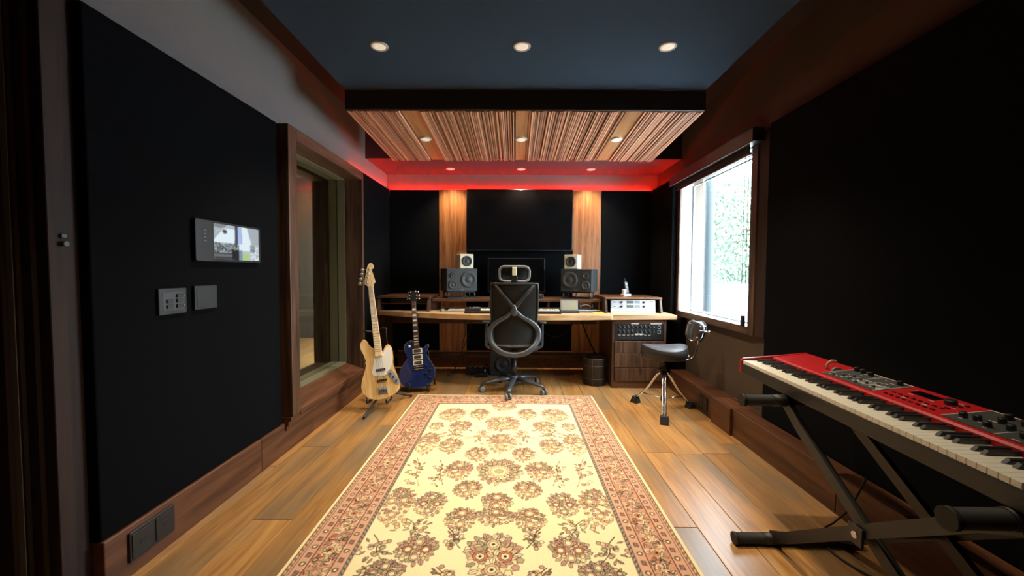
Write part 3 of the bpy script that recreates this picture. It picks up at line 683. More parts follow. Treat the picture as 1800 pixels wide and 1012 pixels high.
def cz(cx, cy, dy=0): 
    z = 1.3235-.001305*cy; x = (cx-272)*.001305; t_ = min(1,max(0,(z-.5)/.612)); s_ = max(-1,min(1,x/.22))
    return (x, bk(s_,t_).y-.022+dy, z)
loop = [cz(272,362,-.015), cz(215,408), cz(150,447), cz(103,492), cz(88,540), cz(98,590,-.01), cz(135,640,-.02), cz(195,676,-.015), cz(272,690,0)]
loop = loop + [(-p[0], p[1], p[2]) for p in loop[-2:0:-1]]
lp = crom(loop, 6, True); n_ = len(lp)
part('back_frame', MB().tube(lp, [.018+.007*(1-math.cos(4*PI*i/n_))/2+.004*(1-math.cos(2*PI*i/n_)) for i in range(n_)], 12, closed=True, flat=.6, up=(0,1,0)), M['bluegrey'], ch, 'slate grey looped rear frame')
for sg in (-1,1):
    pts = [cz(272,350,-.015), cz(272+sg*45,290,-.005), cz(272+sg*100,225), cz(272+sg*140,172,.01)]
    part('upper_strut', MB().tube(crom(pts,5), [.022-.0006*i for i in range(16)], 10, flat=.35, up=(0,1,0)), M['blackm'], ch)
part('spine_node', MB().tube(crom([cz(272,318,-.012),cz(272,350,-.018),cz(272,385,-.018),cz(272,402,-.012)],4), [.012,.016,.02,.024,.027,.029,.030,.030,.029,.027,.022,.016,.010], 12, flat=.55, up=(0,1,0)), M['bluegrey'], ch)
part('spine_link', MB().tube([(0,-.20,.43),(0,-.10,.415),(0,.0,.41)], [.04,.035,.03], 10, flat=.5, up=(0,0,1)), M['bluegrey'], ch)
hd = thing('tmp', 'x', 'x'); bpy.data.objects.remove(hd)
hr = [(x, -.215-.02*(1-(x/.15)**2), z) for x, z in rrect(-.145,.145,1.137,1.278,.045,4)]
hf = part('headrest_frame', MB().tube(hr, .0125, 10, closed=True, flat=.8, up=(0,1,0)), M['grey'], ch, 'light grey headrest frame')
part('headrest_pad', MB().grid(lambda u,v: Vector(((u*2-1)*.135, -.195-.02*(1-(u*2-1)**2)+.03*math.sin(PI*v)*1, 1.145+.125*v)), 14, 10, thick=.02), M['blackm'], hf)
part('headrest_bracket', MB().box(-.026,.026,-.25,-.232,1.195,1.275,.004).box(-.03,.03,-.248,-.222,1.150,1.19,.006).box(-.03,.03,-.243,-.22,1.085,1.145,.004), M['black'], hf)
part('headrest_lit_face', MB().box(-.095,-.036,-.262,-.243,1.108,1.122,.003).box(.036,.095,-.262,-.243,1.108,1.122,.003).box(-.021,.021,-.262,-.251,1.192,1.272,.004), M['cream'], hf, 'bracket faces in cream, their lit look put into the colour')  # cream stands for the light catching the bracket
for sg in (-1,1):
    a_ = part('armrest', MB().tube(crom([(sg*.12,-.02,.43),(sg*.225,-.02,.445),(sg*.278,-.02,.468),(sg*.285,-.02,.52),(sg*.285,-.02,.705)],5), .016, 12), M['bluegrey'], ch)
    part('arm_pad', MB().prism(rrect(-.04,.04,-.11,.14,.03), .706, .728, 'z', .008, m=Tm(sg*.285,0,0)), M['black'], a_)

# ================================================================ DRUM STOOL
st = thing('drum_stool', 'chrome drum stool with saddle seat and small backrest', 'stool', (1.325, 3.51, 0))
feet = [(-.18,.23,0), (-.105,-.315,0), (.285,.085,0)]
for k, (fx, fy, _) in enumerate(feet):
    v = Vector((fx,fy,0)); u_ = v.normalized(); sd = Vector((-u_.y,u_.x,0))*.011
    lg = MB()
    for sg in (-1,1): lg.tube(crom([u_*.022+sd*sg+Vector((0,0,.33)), u_*.06+sd*sg+Vector((0,0,.315)), v*.55+sd*sg+Vector((0,0,.17)), v*.93+sd*sg+Vector((0,0,.05))],4), .0075, 8)
    lo = part('leg', lg, M['chrome'], st)
    part('brace', MB().tube([u_*.02+Vector((0,0,.105)), v*.72+Vector((0,0,.112))], .006, 8), M['chrome'], lo)
    ang = math.atan2(u_.y,u_.x)
    part('rubber_foot', MB().prism([(-.045,0),(.035,0),(.01,.062),(-.022,.062)], -.034, .034, 'x', .006, m=Tm(fx,fy,0)@Rm(ang,'Z')@Rm(PI/2,'Z')@Matrix.Scale(-1,4,(0,1,0))), M['rubber'], lo)
part('column', MB().tube([(0,0,.09),(0,0,.47)], .0125, 14), M['chrome'], st)
part('collar', MB().lathe([(.02,.30),(.026,.305),(.026,.355),(.02,.36)],18).lathe([(.018,.085),(.022,.09),(.022,.125),(.018,.13)],18).tube([(-.02,0,.375),(-.055,0,.38)],.007,8).box(-.022,.022,-.02,.02,.36,.40,.004), M['black'], st)
def seat(u, v):
    a = 2*PI*u; c, s_ = math.cos(a), math.sin(a)
    rx = .205*(abs(c)**.9*math.copysign(1,c)) - (.0); ry = .17*(1-.25*max(0,-c))*s_
    k = {0:.70,1:.88,2:.97,3:1.0,4:.99,5:.94,6:.84,7:.6,8:.3,9:.001}[round(v*9)]; z = [.47,.472,.485,.515,.545,.567,.578,.584,.587,.588][round(v*9)]
    sad = (.020*math.cos(2*a)*k*k + .016*(k*k-.5))*min(1,max(0,(v-.35)/.2))
    return Vector((rx*k, ry*k, z + sad))
part('saddle_seat', MB().grid(lambda u,v: seat(u, v*5/9), 40, 6, closed_u=True), M['leather'], st)
part('seat_top', MB().grid(lambda u,v: seat(u, (5+v*4)/9), 40, 5, closed_u=True), M['vinyl'], st, 'grey fabric saddle top')
part('seat_plate', MB().prism(rrect(-.09,.12,-.06,.06,.02), .455, .472, 'z', .002).box(.18,.207,-.03,.03,.48,.50,.003), M['black'], st)
part('seat_bolt', MB().lathe([(.012,0),(.012,.012),(.0001,.014)],8,Tm(.19,-.045,.495)@Rm(PI/2,'Y')).lathe([(.01,0),(.01,.01)],8,Tm(-.03,-.065,.462)@Rm(PI/2,'X')).lathe([(.01,0),(.01,.01)],8,Tm(.03,-.065,.462)@Rm(PI/2,'X')), M['chrome'], st)
part('back_post', MB().tube(crom([(.08,0,.462),(.17,0,.452),(.235,0,.462),(.272,0,.50),(.292,0,.58),(.298,-.01,.66),(.312,-.02,.72)],6), .0085, 10), M['chrome'], st)
bm_ = Tm(.275,.02,.715)@Rm(.28,'Y')@Rm(math.radians(-135),'Z')@Rm(.12,'Y')
bo = part('backrest', MB().grid(lambda u,v: bm_@Vector((-.012+.035*(u*2-1)**2*-1+.02-.02*v*(1-v)*4*.3, (u*2-1)*.082*math.sqrt(max(.05,1-(2*v-1)**4*.75)), (v-.5)*.20)), 18, 12, thick=.025), M['black'], st)
part('back_shell', MB().grid(lambda u,v: bm_@Vector((.034+.035*(u*2-1)**2*-1, (u*2-1)*.076*math.sqrt(max(.05,1-(2*v-1)**4*.75)), (v-.5)*.18)), 18, 12, thick=.003), M['steel'], bo)
for dz in (-.05,.05):
    for dy in (-.045,.045): part('rivet', MB().lathe([(.007,0),(.005,.004),(.0001,.005)],10,bm_@Tm(.026,dy,dz)@Rm(PI/2,'Y')), M['steel'], bo)
part('clamp', MB().box(.285,.335,-.035,.0,.70,.725,.004).tube([(.33,-.02,.712),(.375,-.025,.705)],.011,10).tube([(.325,-.02,.735),(.345,-.03,.765)],.010,10).lathe([(.016,0),(.016,.016)],10,Tm(.372,-.025,.706)@Rm(PI/2,'Y')), M['chrome'], st)

# ================================================================ GUITARS
def basis(bottom, top, yawdeg):
    z = (Vector(top)-Vector(bottom)).normalized(); a = math.radians(yawdeg)
    f = Vector((math.sin(a), -math.cos(a), 0)); f = (f-z*f.dot(z)).normalized(); y = -f; x = y.cross(z)
    m = Matrix((x, y, z)).transposed().to_4x4(); m.translation = Vector(bottom); return m
def tracer(ox, oy, sc, th):
    c, s_ = math.cos(th), math.sin(th)
    def f(*pts):
        out = []
        for cx, cy in pts:
            dx, dy = (cx-ox)*sc, (oy-cy)*sc
            out.append((dx*c+dy*s_, -dx*s_+dy*c))
        return out
    return f
# --- bass
g = thing('bass_guitar', 'natural ash electric bass with white pickguard on a stand', 'guitar'); g.matrix_world = basis((-1.165,3.45,.105), (-1.372,3.70,1.302), 14)
T = tracer(250, 884, .00145, math.radians(7.25))
out = T((118,548),(135,524),(157,538),(172,572),(200,580),(222,604),(246,612),(262,572),(282,558),(303,580),(312,630),(314,680),(334,735),(354,790),(350,832),(318,862),(262,882),(208,884),(160,866),(136,830),(134,780),(148,720),(156,670),(140,620),(122,585))
part('body', MB().prism(crom2(out,4), -.021, .021, 'y', .008, seg=3), M['ash'], g)
pg_ = T((203,588),(226,612),(249,622),(263,585),(284,570),(300,592),(306,640),(304,690),(285,722),(276,742),(240,750),(205,745),(192,730),(196,690),(203,640))
part('pickguard', MB().prism(crom2(pg_,3), -.0240, -.0212, 'y', .0008, seg=1), M['white'], g)
cp_ = T((292,712),(308,716),(352,775),(350,795),(330,795),(284,735))
part('control_plate', MB().prism(crom2(cp_,3), -.0265, -.0242, 'y'), M['silver'], g)
for c in T((300,735),(317,755),(335,778)): part('knob', MB().lathe([(.0095,0),(.009,.014),(.0001,.0145)],14,Tm(c[0],-.0267,c[1])@Rm(PI/2,'X')), M['black'], g)
for (cx, cy), wd in zip(T((242,710),(251,773)), (.078,.084)):
    pu = part('pickup', MB().prism(rrect(cx-wd/2,cx+wd/2,cy-.0095,cy+.0095,.006), -.034, -.0242, 'y', .001, seg=1), M['black'], g)
    for q in range(4): part('pole_piece', MB().lathe([(.004,0),(.004,.0015)],8,Tm(cx+(q-1.5)*.017,-.0342,cy)@Rm(PI/2,'X')), M['steel'], pu)
(bx, bz), = T((258,832)); br_ = part('bridge', MB().box(bx-.041,bx+.041,-.026,-.0212,bz-.03,bz+.03,.001), M['silver'], g)
for q in range(4): part('saddle', MB().box(bx+(q-1.5)*.018-.007,bx+(q-1.5)*.018+.007,-.036,-.0262,bz-.022,bz+.012,.003), M['steel'], br_)
(jx, jz), (nx, nz) = T((229,628),(169,196)); axd = Vector((nx-jx,0,nz-jz))
part('neck', MB().prism([(jx-.031,jz),(jx+.031,jz),(nx+.021,nz),(nx-.021,nz)], -.038, -.0212+.012, 'y', .003), M['maple'], g)
part('fretboard', MB().prism([(jx-.0305,jz+.001),(jx+.0305,jz+.001),(nx+.0205,nz),(nx-.0205,nz)], -.0435, -.0382, 'y', .001, seg=1), M['maple'], g)
def fretting(root, jx, jz, nx, nz, wj, wn_, n, scale, yf, mfret, minl, marks):
    fz, inl = MB(), MB(); ln = math.hypot(nx-jx,nz-jz); pos = []
    for k in range(n+1):
        d = scale*(1-2**(-k/12)); t_ = d/ln; pos.append(t_)
        if t_ > .99: break
        x, z, hw = nx+(jx-nx)*t_, nz+(jz-nz)*t_, wn_+(wj-wn_)*t_
        fz.box(x-hw*.97,x+hw*.97,yf-.0018,yf-.0002,z-.0008,z+.0008)
        if k in marks:
            tm = (pos[k]+pos[k-1])/2; x, z, hw = nx+(jx-nx)*tm, nz+(jz-nz)*tm, wn_+(wj-wn_)*tm; hh = (pos[k]-pos[k-1])*ln*.32
            inl.box(x-hw*.72,x+hw*.72,yf-.0009,yf-.0001,z-hh,z+hh)
    o = part('frets', fz, mfret, root); o['kind'] = 'stuff'; o = part('inlays', inl, minl, root); o['kind'] = 'stuff'
fretting(g, jx, jz, nx, nz, .0305, .0205, 20, .86, -.0435, M['steel'], M['pearl'], (1,3,5,7,9,12,15,17,19))
hs_ = T((154,196),(146,185),(131,178),(137,120),(144,70),(150,50),(163,41),(177,47),(183,62),(180,76),(170,80),(180,110),(195,160),(186,176),(184,196))
part('headstock', MB().prism(crom2(hs_,3), -.030, -.016, 'y', .002), M['maple'], g)
for cx, cy in T((146,168),(150,138),(154,108),(158,80)):
    tn = part('tuner', MB().lathe([(.009,0),(.009,.004),(.006,.006),(.006,.018),(.0001,.019)],14,Tm(cx,-.0302,cy)@Rm(PI/2,'X')), M['chrome'], g)
    part('tuner_key', MB().tube([(cx-.006,-.010,cy),(cx-.050,-.010,cy+.002)],.0045,8).lathe([(.0001,-.003),(.017,-.003),(.017,.003),(.0001,.003)],14,Tm(cx-.064,-.010,cy)@Rm(PI/2,'X')), M['silver'], tn)
for q in range(4): part('string', MB().tube([(bx+(q-1.5)*.018,-.0385,bz),(nx+(q-1.5)*.0095,-.0465,nz),(T((146,168),(150,138),(154,108),(158,80))[q][0],-.044,T((146,168),(150,138),(154,108),(158,80))[q][1])], .0011, 6), M['steel'], g)
# stand
s = thing('guitar_stand', 'black tripod guitar stand under the natural bass', 'guitar stand', (-1.215, 3.60, 0))
part('upright', MB().tube([(0,.03,.10),(-.06,.09,.42),(-.095,.12,.66)], .011, 10), M['black'], s); part('hub', MB().lathe([(.02,.085),(.026,.09),(.026,.14),(.02,.145)],16,Tm(0,.03,0)), M['black'], s)
for e in ((-.03,-.365,.012),(.215,.235,.012),(-.20,.17,.012)): part('leg', MB().tube(crom([(0,.03,.115),(e[0]*.35,.03+(e[1]-.03)*.35,.085),e],4), .010, 10), M['black'], s)
for sg in (-1,1): part('cradle_arm', MB().tube(crom([(0,.02,.095),(sg*.07+.03,-.03,.09),(sg*.085+.03,-.17,.086),(sg*.085+.03,-.215,.094),(sg*.085+.03,-.225,.125)],5), .009, 10), M['rubber'], s)
part('yoke', MB().tube(crom([(-.095,.12,.66),(-.16,.105,.665),(-.165,.05,.672),(-.155,.015,.68),(-.06,.045,.655)],4), .008, 8).tube(crom([(-.095,.12,.66),(-.03,.105,.69),(.03,.05,.70),(.045,.0,.70)],4), .008, 8), M['rubber'], s)
part('lock_strap', MB().tube([(.045,.0,.698),(.05,-.005,.62),(.055,-.005,.58)], .004, 6).lathe([(.0001,-.008),(.008,0),(.0001,.008)],8,Tm(.055,-.005,.575)).lathe([(.0001,-.011),(.011,0),(.0001,.011)],10,Tm(.045,.0,.70)), M['rubber'], s)
# --- blue electric guitar
g = thing('electric_guitar', 'dark blue single cutaway electric guitar with three pickups', 'guitar'); g.matrix_world = basis((-.972,4.0,.045), (-1.088,4.15,1.01), 10)
T = tracer(422, 938, .00120, math.radians(6.3))
out = T((345,545),(305,570),(292,605),(308,655),(325,685),(312,715),(280,765),(264,820),(270,875),(300,918),(360,935),(430,938),(500,915),(540,872),(556,815),(545,765),(515,715),(487,675),(476,648),(486,618),(498,590),(490,575),(473,588),(450,606),(424,606),(400,590),(372,555))
ob = crom2(out,4)
part('body', MB().prism(ob, -.022, .022, 'y', .007, seg=3), M['bluegloss'], g)
cxm = sum(p[0] for p in ob)/len(ob); czm = sum(p[1] for p in ob)/len(ob)
part('binding', MB().tube([(p[0],-.0175,p[1]) for p in ob], .0022, 6, closed=True), M['binding'], g)
(jx, jz), (nx, nz) = T((398,606),(360,208))
part('neck', MB().prism([(jx-.028,jz),(jx+.028,jz),(nx+.0215,nz),(nx-.0215,nz)], -.036, -.0, 'y', .003), M['rosewood'], g)
part('fretboard', MB().prism([(jx-.028,jz+.001),(jx+.028,jz+.001),(nx+.0212,nz),(nx-.0212,nz)], -.0415, -.0362, 'y', .001, seg=1), M['rosewood'], g)
fretting(g, jx, jz, nx, nz, .028, .0212, 22, .63, -.0415, M['steel'], M['pearl'], (3,5,7,9,12,15,17,19,21))
for cx, cy in T((404,630),(408,680),(412,728)):
    pu = part('pickup', MB().box(cx-.048,cx+.048,-.028,-.0222,cy-.024,cy+.024,.002), M['cream'], g)
    part('coil', MB().box(cx-.036,cx+.036,-.0315,-.0282,cy-.014,cy+.014,.002), M['black'], pu)
    part('cover', MB().box(cx-.034,cx+.034,-.033,-.0317,cy-.003,cy+.003), M['steel'], pu)
(bx, bz), = T((419,770)); part('bridge', MB().box(bx-.05,bx+.05,-.034,-.0222,bz-.014,bz+.014,.004), M['chrome'], g)
for c in T((480,748),(514,782),(515,850),(480,816)): part('knob', MB().lathe([(.012,0),(.010,.014),(.0001,.0145)],16,Tm(c[0],-.0222,c[1])@Rm(PI/2,'X')), M['black'], g)
(sx, sz), = T((336,592)); part('selector_switch', MB().lathe([(.014,0),(.012,.003),(.004,.004),(.004,.016),(.0001,.017)],14,Tm(sx,-.0222,sz)@Rm(PI/2,'X')), M['pearl'], g)
hs_ = T((340,208),(322,190),(318,150),(330,112),(352,120),(372,108),(386,120),(392,160),(388,190),(378,208))
part('headstock', MB().prism(crom2(hs_,3), -.030, -.016, 'y', .002), M['black'], g)
for k, (cx, cy) in enumerate(T((328,182),(326,155),(332,128),(384,182),(382,152),(374,122))):
    tn = part('tuner', MB().lathe([(.006,0),(.006,.012),(.0001,.013)],12,Tm(cx,-.0302,cy)@Rm(PI/2,'X')), M['chrome'], g)
    sg = -1 if k<3 else 1; part('tuner_key', MB().tube([(cx,-.012,cy),(cx+sg*.016,-.012,cy)],.003,6).lathe([(.0001,-.003),(.0095,-.003),(.0095,.003),(.0001,.003)],12,Tm(cx+sg*.024,-.012,cy)@Rm(PI/2,'X')), M['chrome'], tn)
for q in range(6): part('string', MB().tube([(bx+(q-2.5)*.0104,-.036,bz),(nx+(q-2.5)*.0068,-.044,nz)], .0006, 5), M['steel'], g)
s = thing('guitar_stand', 'low black stand under the dark blue guitar', 'guitar stand', (-.965, 4.05, 0))
for sg in (-1,1):
    part('frame_leg', MB().tube(crom([(sg*.06,.08,.40),(sg*.09,.02,.16),(sg*.095,-.055,.015)],5), .010, 10), M['black'], s)
    part('rear_leg', MB().tube([(sg*.05,.085,.40),(sg*.11,.19,.012)], .009, 10), M['black'], s)
    part('prong', MB().tube(crom([(sg*.09,.02,.04),(sg*.09,-.06,.037),(sg*.09,-.095,.045),(sg*.09,-.1,.10)],5), .010, 10), M['rubber'], s)
part('crossbar', MB().tube([(-.06,.08,.40),(.06,.08,.40)], .010, 10), M['black'], s)

# ================================================================ RED STAGE KEYBOARD AND STAND
KT = 1.287
kb = thing('stage_keyboard', 'red stage piano with 88 keys on a folding stand', 'keyboard', (1.21, 2.13, .697), (0, 0, math.radians(-93.7)))
part('base_tray', MB().box(.018,KT-.018,.001,.33,0,.0515,.004), M['traygrey'], kb)
pr = [(0,.0),(.335,0),(.335,.112),(.16,.092),(.06,.082),(.012,.078),(0,.066)]
for a0, a1 in ((0,.0175),(KT-.0175,KT)): part('end_cheek', MB().prism(pr, a0, a1, 'x', .003), M['red'], kb)
tp = [(.157,.052),(.333,.052),(.333,.110),(.165,.090),(.157,.084)]
top = part('control_panel', MB().prism(tp, .018, KT-.018, 'x', .003), M['red'], kb)
piano_keys(kb, .030, 52, (KT-.060)/52, .003, .150, .090, .070, 5, M['ivory'], M['knob'], 0, .012, .0175)
part('key_slip', MB().box(.0185,.0295,.003,.156,.052,.068), M['black'], kb); part('key_slip', MB().box(KT-.0295,KT-.0185,.003,.156,.052,.068), M['black'], kb)
SL = math.atan((.110-.090)/(.333-.165))
def on_panel(x, y): return Tm(x, y, .090+(y-.165)*math.tan(SL)+.0004)@Rm(SL,'X')
def plate(x0, x1, y0, y1, mat_, nm, th=.0015, lift=0):
    return part(nm, MB().box(x0,x1,0,y1-y0,lift,lift+th,0,on_panel(0,y0)), mat_, top)
plate(.36,.63,.178,.322,M['panelgrey'],'dark_section'); plate(.885,1.262,.178,.322,M['panelgrey'],'dark_section'); 
pw = MB()
for x0,x1,y0,y1 in ((.36,.63,.3225,.326),(.885,1.262,.3225,.326),(.36,.363,.178,.322),(.627,.63,.178,.322),(.885,.888,.178,.322),(.5,.503,.24,.322),(1.03,1.032,.178,.322),(1.15,1.152,.178,.322)):
    pw.box(x0,x1,0,y1-y0,.0017,.0021,0,on_panel(0,y0))
for k in range(15): pw.box(.50+.008*k,.505+.008*k,0,.05,.0017,.0021,0,on_panel(0,.20)) if k%2==0 else None
for k in range(26):
    x, y = random.uniform(.37,.61), random.uniform(.19,.30); pw.box(x,x+random.uniform(.008,.022),0,.0035,.0017,.0021,0,on_panel(0,y))
for k in range(30):
    x, y = random.uniform(.9,1.24), random.uniform(.185,.31); pw.box(x,x+random.uniform(.008,.022),0,.003,.0017,.0021,0,on_panel(0,y))
for k in range(8): pw.box(.66+.025*k,.678+.025*k,0,.003,.0004,.0008,0,on_panel(0,.30-(k%3)*.045))
o = part('panel_print', pw, M['printwhite'], top); o['kind'] = 'stuff'
def pknob(x, y, r=.0095, h=.017): part('knob', MB().lathe([(r*1.05,0),(r,h*.9),(r*.85,h),(.0001,h)], 14, on_panel(x,y)@Tm(0,0,.0016)), M['knob'], top)
for x, y in ((.385,.305),(.42,.305),(.465,.30),(.60,.30)): pknob(x, y)
for x, y in ((.915,.215),(.945,.225),(.955,.30),(.975,.26),(.99,.205),(1.005,.29),(1.02,.235),(1.055,.30),(1.07,.215),(1.085,.26),(1.105,.20),(1.12,.295),(1.135,.235),(1.17,.30),(1.18,.21),(1.195,.25),(1.215,.215),(1.225,.295),(1.245,.25)): pknob(x, y)
for k in range(9): part('drawbar', MB().box(-.004,.004,-.005,.005,.0016,.010,.001,on_panel(.405+k*.024,.195+(k*37%5)*.012)), M['grey'], top)
for r_ in range(2):
    for c in range(8): part('button', MB().box(-.0065,.0065,-.003,.003,.0003,.004,.001,on_panel(.665+c*.025,.195+r_*.03)), M['knob'], top)
part('display', MB().box(-.045,.045,-.018,.018,.0003,.002,.0005,on_panel(.72,.285)), M['screen'], top)
pknob(.81,.28,.016,.014)
for k in range(4): part('button', MB().box(-.0065,.0065,-.003,.003,.0003,.004,.001,on_panel(.84+.0*k,.24+.02*k)), M['knob'], top)
part('pitch_stick', MB().tube(crom([(0,-.02,.002),(0,-.018,.022),(0,.0,.034),(0,.02,.030)],5), [.0055]*10+[.0075]*6, 10, m=on_panel(.315,.25)), M['slatboard'], top, 'curved wooden pitch stick')
part('mod_wheel', MB().lathe([(.022,-.006),(.022,.006)],20,on_panel(.345,.25)@Tm(0,0,-.008)@Rm(PI/2,'Y')), M['grey'], top)
# stand: local x along the keyboard (far end = 0), y towards the wall
ks = thing('keyboard_stand', 'black folding double braced stand under the red keyboard', 'keyboard stand', (1.235, 1.735, 0), (0, 0, math.radians(-90.5)))
YA0, YA1, DX = -.235, .30, .84
def tubecap(x, z, nm):
    t_ = part(nm, MB().tube([(x,YA0+.012,z),(x,YA1,z)], .024, 16), M['rubber'], ks)
    part('end_cap', MB().tube([(x,YA0-.002,z),(x,YA0+.011,z)], .0268, 16), M['rubber'], t_); part('end_cap', MB().tube([(x,YA1+.001,z),(x,YA1+.014,z)], .0268, 16), M['rubber'], t_)
    part('collar', MB().tube([(x,-.105,z),(x,-.03,z)], .0262, 16), M['barblack'], t_)
for x in (0, DX): tubecap(x, .6705, 'upper_arm')
for x in (-.03, DX+.03): tubecap(x, .0272, 'foot_tube')
def flat(p, q, y, w=.024, th=.011, bend=True):
    path = [Vector((p[0],y,p[1])), Vector((q[0],y,q[1]))]
    if bend: d = (path[1]-path[0]); path = [path[0], path[0]+d*.10+Vector((0,0,-.012)), path[1]-d*.10+Vector((0,0,.012)), path[1]]
    b_ = MB()
    dirv = path[1]-path[0]
    for a, c in zip(path, path[1:]):
        dd = (c-a).normalized(); nn = Vector((-dd.z,0,dd.x))
        b_._add([a-nn*w/1.0*.9+Vector((0,-th,0)), a+nn*w*.9+Vector((0,-th,0)), a+nn*w*.9+Vector((0,th,0)), a-nn*w*.9+Vector((0,th,0)), c-nn*w*.9+Vector((0,-th,0)), c+nn*w*.9+Vector((0,-th,0)), c+nn*w*.9+Vector((0,th,0)), c-nn*w*.9+Vector((0,th,0))],
                [(0,3,2,1),(4,5,6,7),(0,1,5,4),(1,2,6,5),(2,3,7,6),(3,0,4,7)])
    return b_
for y in (-.035, .205): part('cross_bar', flat((0,.655),(DX+.03,.04),y), M['barblack'], ks)
for y in (-.060, .230): part('cross_bar', flat((-.03,.04),(DX,.655),y), M['barblack'], ks)
pv = part('pivot_bolt', MB().tube([(DX/2,-.085,.35),(DX/2,.255,.35)], .011, 12), M['steel'], ks); part('locking_plate', MB().prism([(DX/2-.028,.318),(DX/2+.028,.318),(DX/2+.028,.382),(DX/2-.028,.382)], -.082, -.0725, 'y', .002), M['black'], pv)
cable('black pedal cable looping on the floor behind the keyboard stand', [(1.62,1.80,.30),(1.60,1.86,.12),(1.56,1.90,.02),(1.48,1.86,.007),(1.40,1.72,.007),(1.46,1.55,.007),(1.6,1.5,.007)], .0045)

# ================================================================ WALL FITTINGS
Xp = -1.545
def wall_thing(name, label, cat, y, z, group=None): return thing(name, label, cat, (Xp+.0008, y, z), (0, 0, PI/2), group)   # local x -> +Y, local -y -> +X
t = wall_thing('camera_screen', 'wall screen showing four security camera views', 'screen', 2.142, 1.272)
part('housing', MB().prism(rrect(-.243,.243,0,.207,.012), -.018, 0, 'y', .004), M['plate'], t)
gx, gz = 104, 62
v_, c_ = [], []
U, V = np.meshgrid(np.linspace(0,1,gx), np.linspace(0,1,gz))
nzv = rng.uniform(0,1,(gz,gx)); sm = (nzv+np.roll(nzv,1,0)+np.roll(nzv,1,1)+np.roll(nzv,2,1))/4
img = np.zeros((gz,gx,3))
def lum(mask, arr, tint=(.80,.92,1.0)): img[mask] = (arr[:,:,None]*np.array(tint))[mask]
tl = (U<.5)&(V>.48); tr = (U>=.5)&(V>.48); bl = (U<.52)&(V<=.48); bm2 = (U>=.52)&(U<.78)&(V<=.48); brr = (U>=.78)&(V<=.48)
road = np.abs((U-.28)-(V-.75)*.35) < .10+.25*(1-V); lum(tl, np.where(road, .95, .25+.5*sm)*np.where(V>.9,.55,1)); img[tl&(U>.43)] = (.05,.06,.10)
img[tl&(((U-.22)**2/.0025+(V-.80)**2/.004)<1)] = (.05,.06,.07)
rd2 = np.abs((U-.66)-(.9-V)*.12) < .06+.10*(1-V); lum(tr, np.where(rd2,.95,.30+.35*np.sin(60*(U+V*.8))**2)); img[tr&(U<.58)] = (.40,.52,.85)
lum(bl, np.where(V>.20,(sm>.55)*.55+.03, .05+.12*(np.abs(V-.12)<.03)))
img[bl&(U>.36)&(V<.30)] = (.01,.01,.012)
lum(bm2, np.where(V>.28,.95,.6)); img[bm2&(V<.2)&(U>.60)&(U<.75)] = (.42,.62,.22); img[bm2&(V<.30)&(U<.60)] = (.20,.28,.42)
lum(brr, np.where(sm>.45,.9,.3)); img[brr&(V>.26)&(U<.9)] *= .5
for _ in range(2): img = (img*2+np.roll(img,1,0)+np.roll(img,-1,0)+np.roll(img,1,1)+np.roll(img,-1,1))/6
me = bpy.data.meshes.new('screen')
vv = [(-.128+.352*u, -.0188, .012+.184*w_) for w_ in np.linspace(0,1,gz) for u in np.linspace(0,1,gx)]
me.from_pydata(vv, [], [(j*gx+i,j*gx+i+1,(j+1)*gx+i+1,(j+1)*gx+i) for j in range(gz-1) for i in range(gx-1)])
ca = me.color_attributes.new('Col','FLOAT_COLOR','POINT'); ca.data.foreach_set('color', np.concatenate([img.reshape(-1,3), np.ones((gx*gz,1))],1).astype(np.float32).ravel())
link('display', me, vcol('camera_display', .2, emission=.95), t)
part('bezel', MB().box(-.130,.226,-.0186,-.0181,.010,.198), M['screen'], t)
for k in range(4): part('touch_button', MB().box(-.192,-.176,-.0192,-.0182,.100+k*.017,.1045+k*.017), M['grey'], t)
part('button_strip', MB().box(-.203,-.165,-.0187,-.0181,.088,.165), M['black'], t)
t = wall_thing('switch_plate', 'grey switch plate with five dark buttons below the camera screen', 'switch', 1.775, 1.030)
part('frame', MB().box(-.074,.074,-.010,0,0,.118,.004), M['plate'], t); part('inset', MB().box(-.054,.054,-.0115,-.0102,.018,.100,.0005), M['dkgrey'], t)
for x, z in ((-.022,.060),(-.022,.036),(.030,.083),(.030,.060),(.030,.036)): part('button', MB().box(x-.016,x+.016,-.017,-.0117,z-.008,z+.008,.001), M['black'], t)
for z in (.083,.036): part('indicator', MB().lathe([(.006,0),(.004,.002),(.0001,.002)],10,Tm(.056-.001,-.0117,z)@Rm(PI/2,'X')), M['grey'], t)
t = wall_thing('blank_plate', 'blank grey square wall plate right of the switch plate', 'wall plate', 1.965, 1.036)
part('plate', MB().box(-.073,.073,-.012,0,0,.118,.004), M['plate'], t); part('border', MB().box(-.060,.060,-.0135,-.0122,.012,.106,.001), M['plate'], t)
def outlet(name, label, root, halfs):
    part('plate', MB().box(-halfs,halfs,-.008,0,0,.122,.003), M['black'], root)
    for sg in (-1,1):
        s_ = part('socket', MB().box(sg*halfs/2-halfs*.42,sg*halfs/2+halfs*.42,-.011,-.0082,.012,.110,.002), M['black'], root)
        part('slot', MB().box(sg*halfs/2-.012,sg*halfs/2+.012,-.0125,-.0112,.055,.068,.002), M['blackm'], s_)
t = thing('floor_outlet', 'black double socket set into the left baseboard', 'socket', (-1.5342, 1.635, .058), (0,0,PI/2)); outlet('floor_outlet', '', t, .105)
t = thing('floor_outlet', 'black socket set into the right baseboard below the window', 'socket', (1.6442, 3.42, .04), (0,0,-PI/2)); outlet('floor_outlet', '', t, .07)

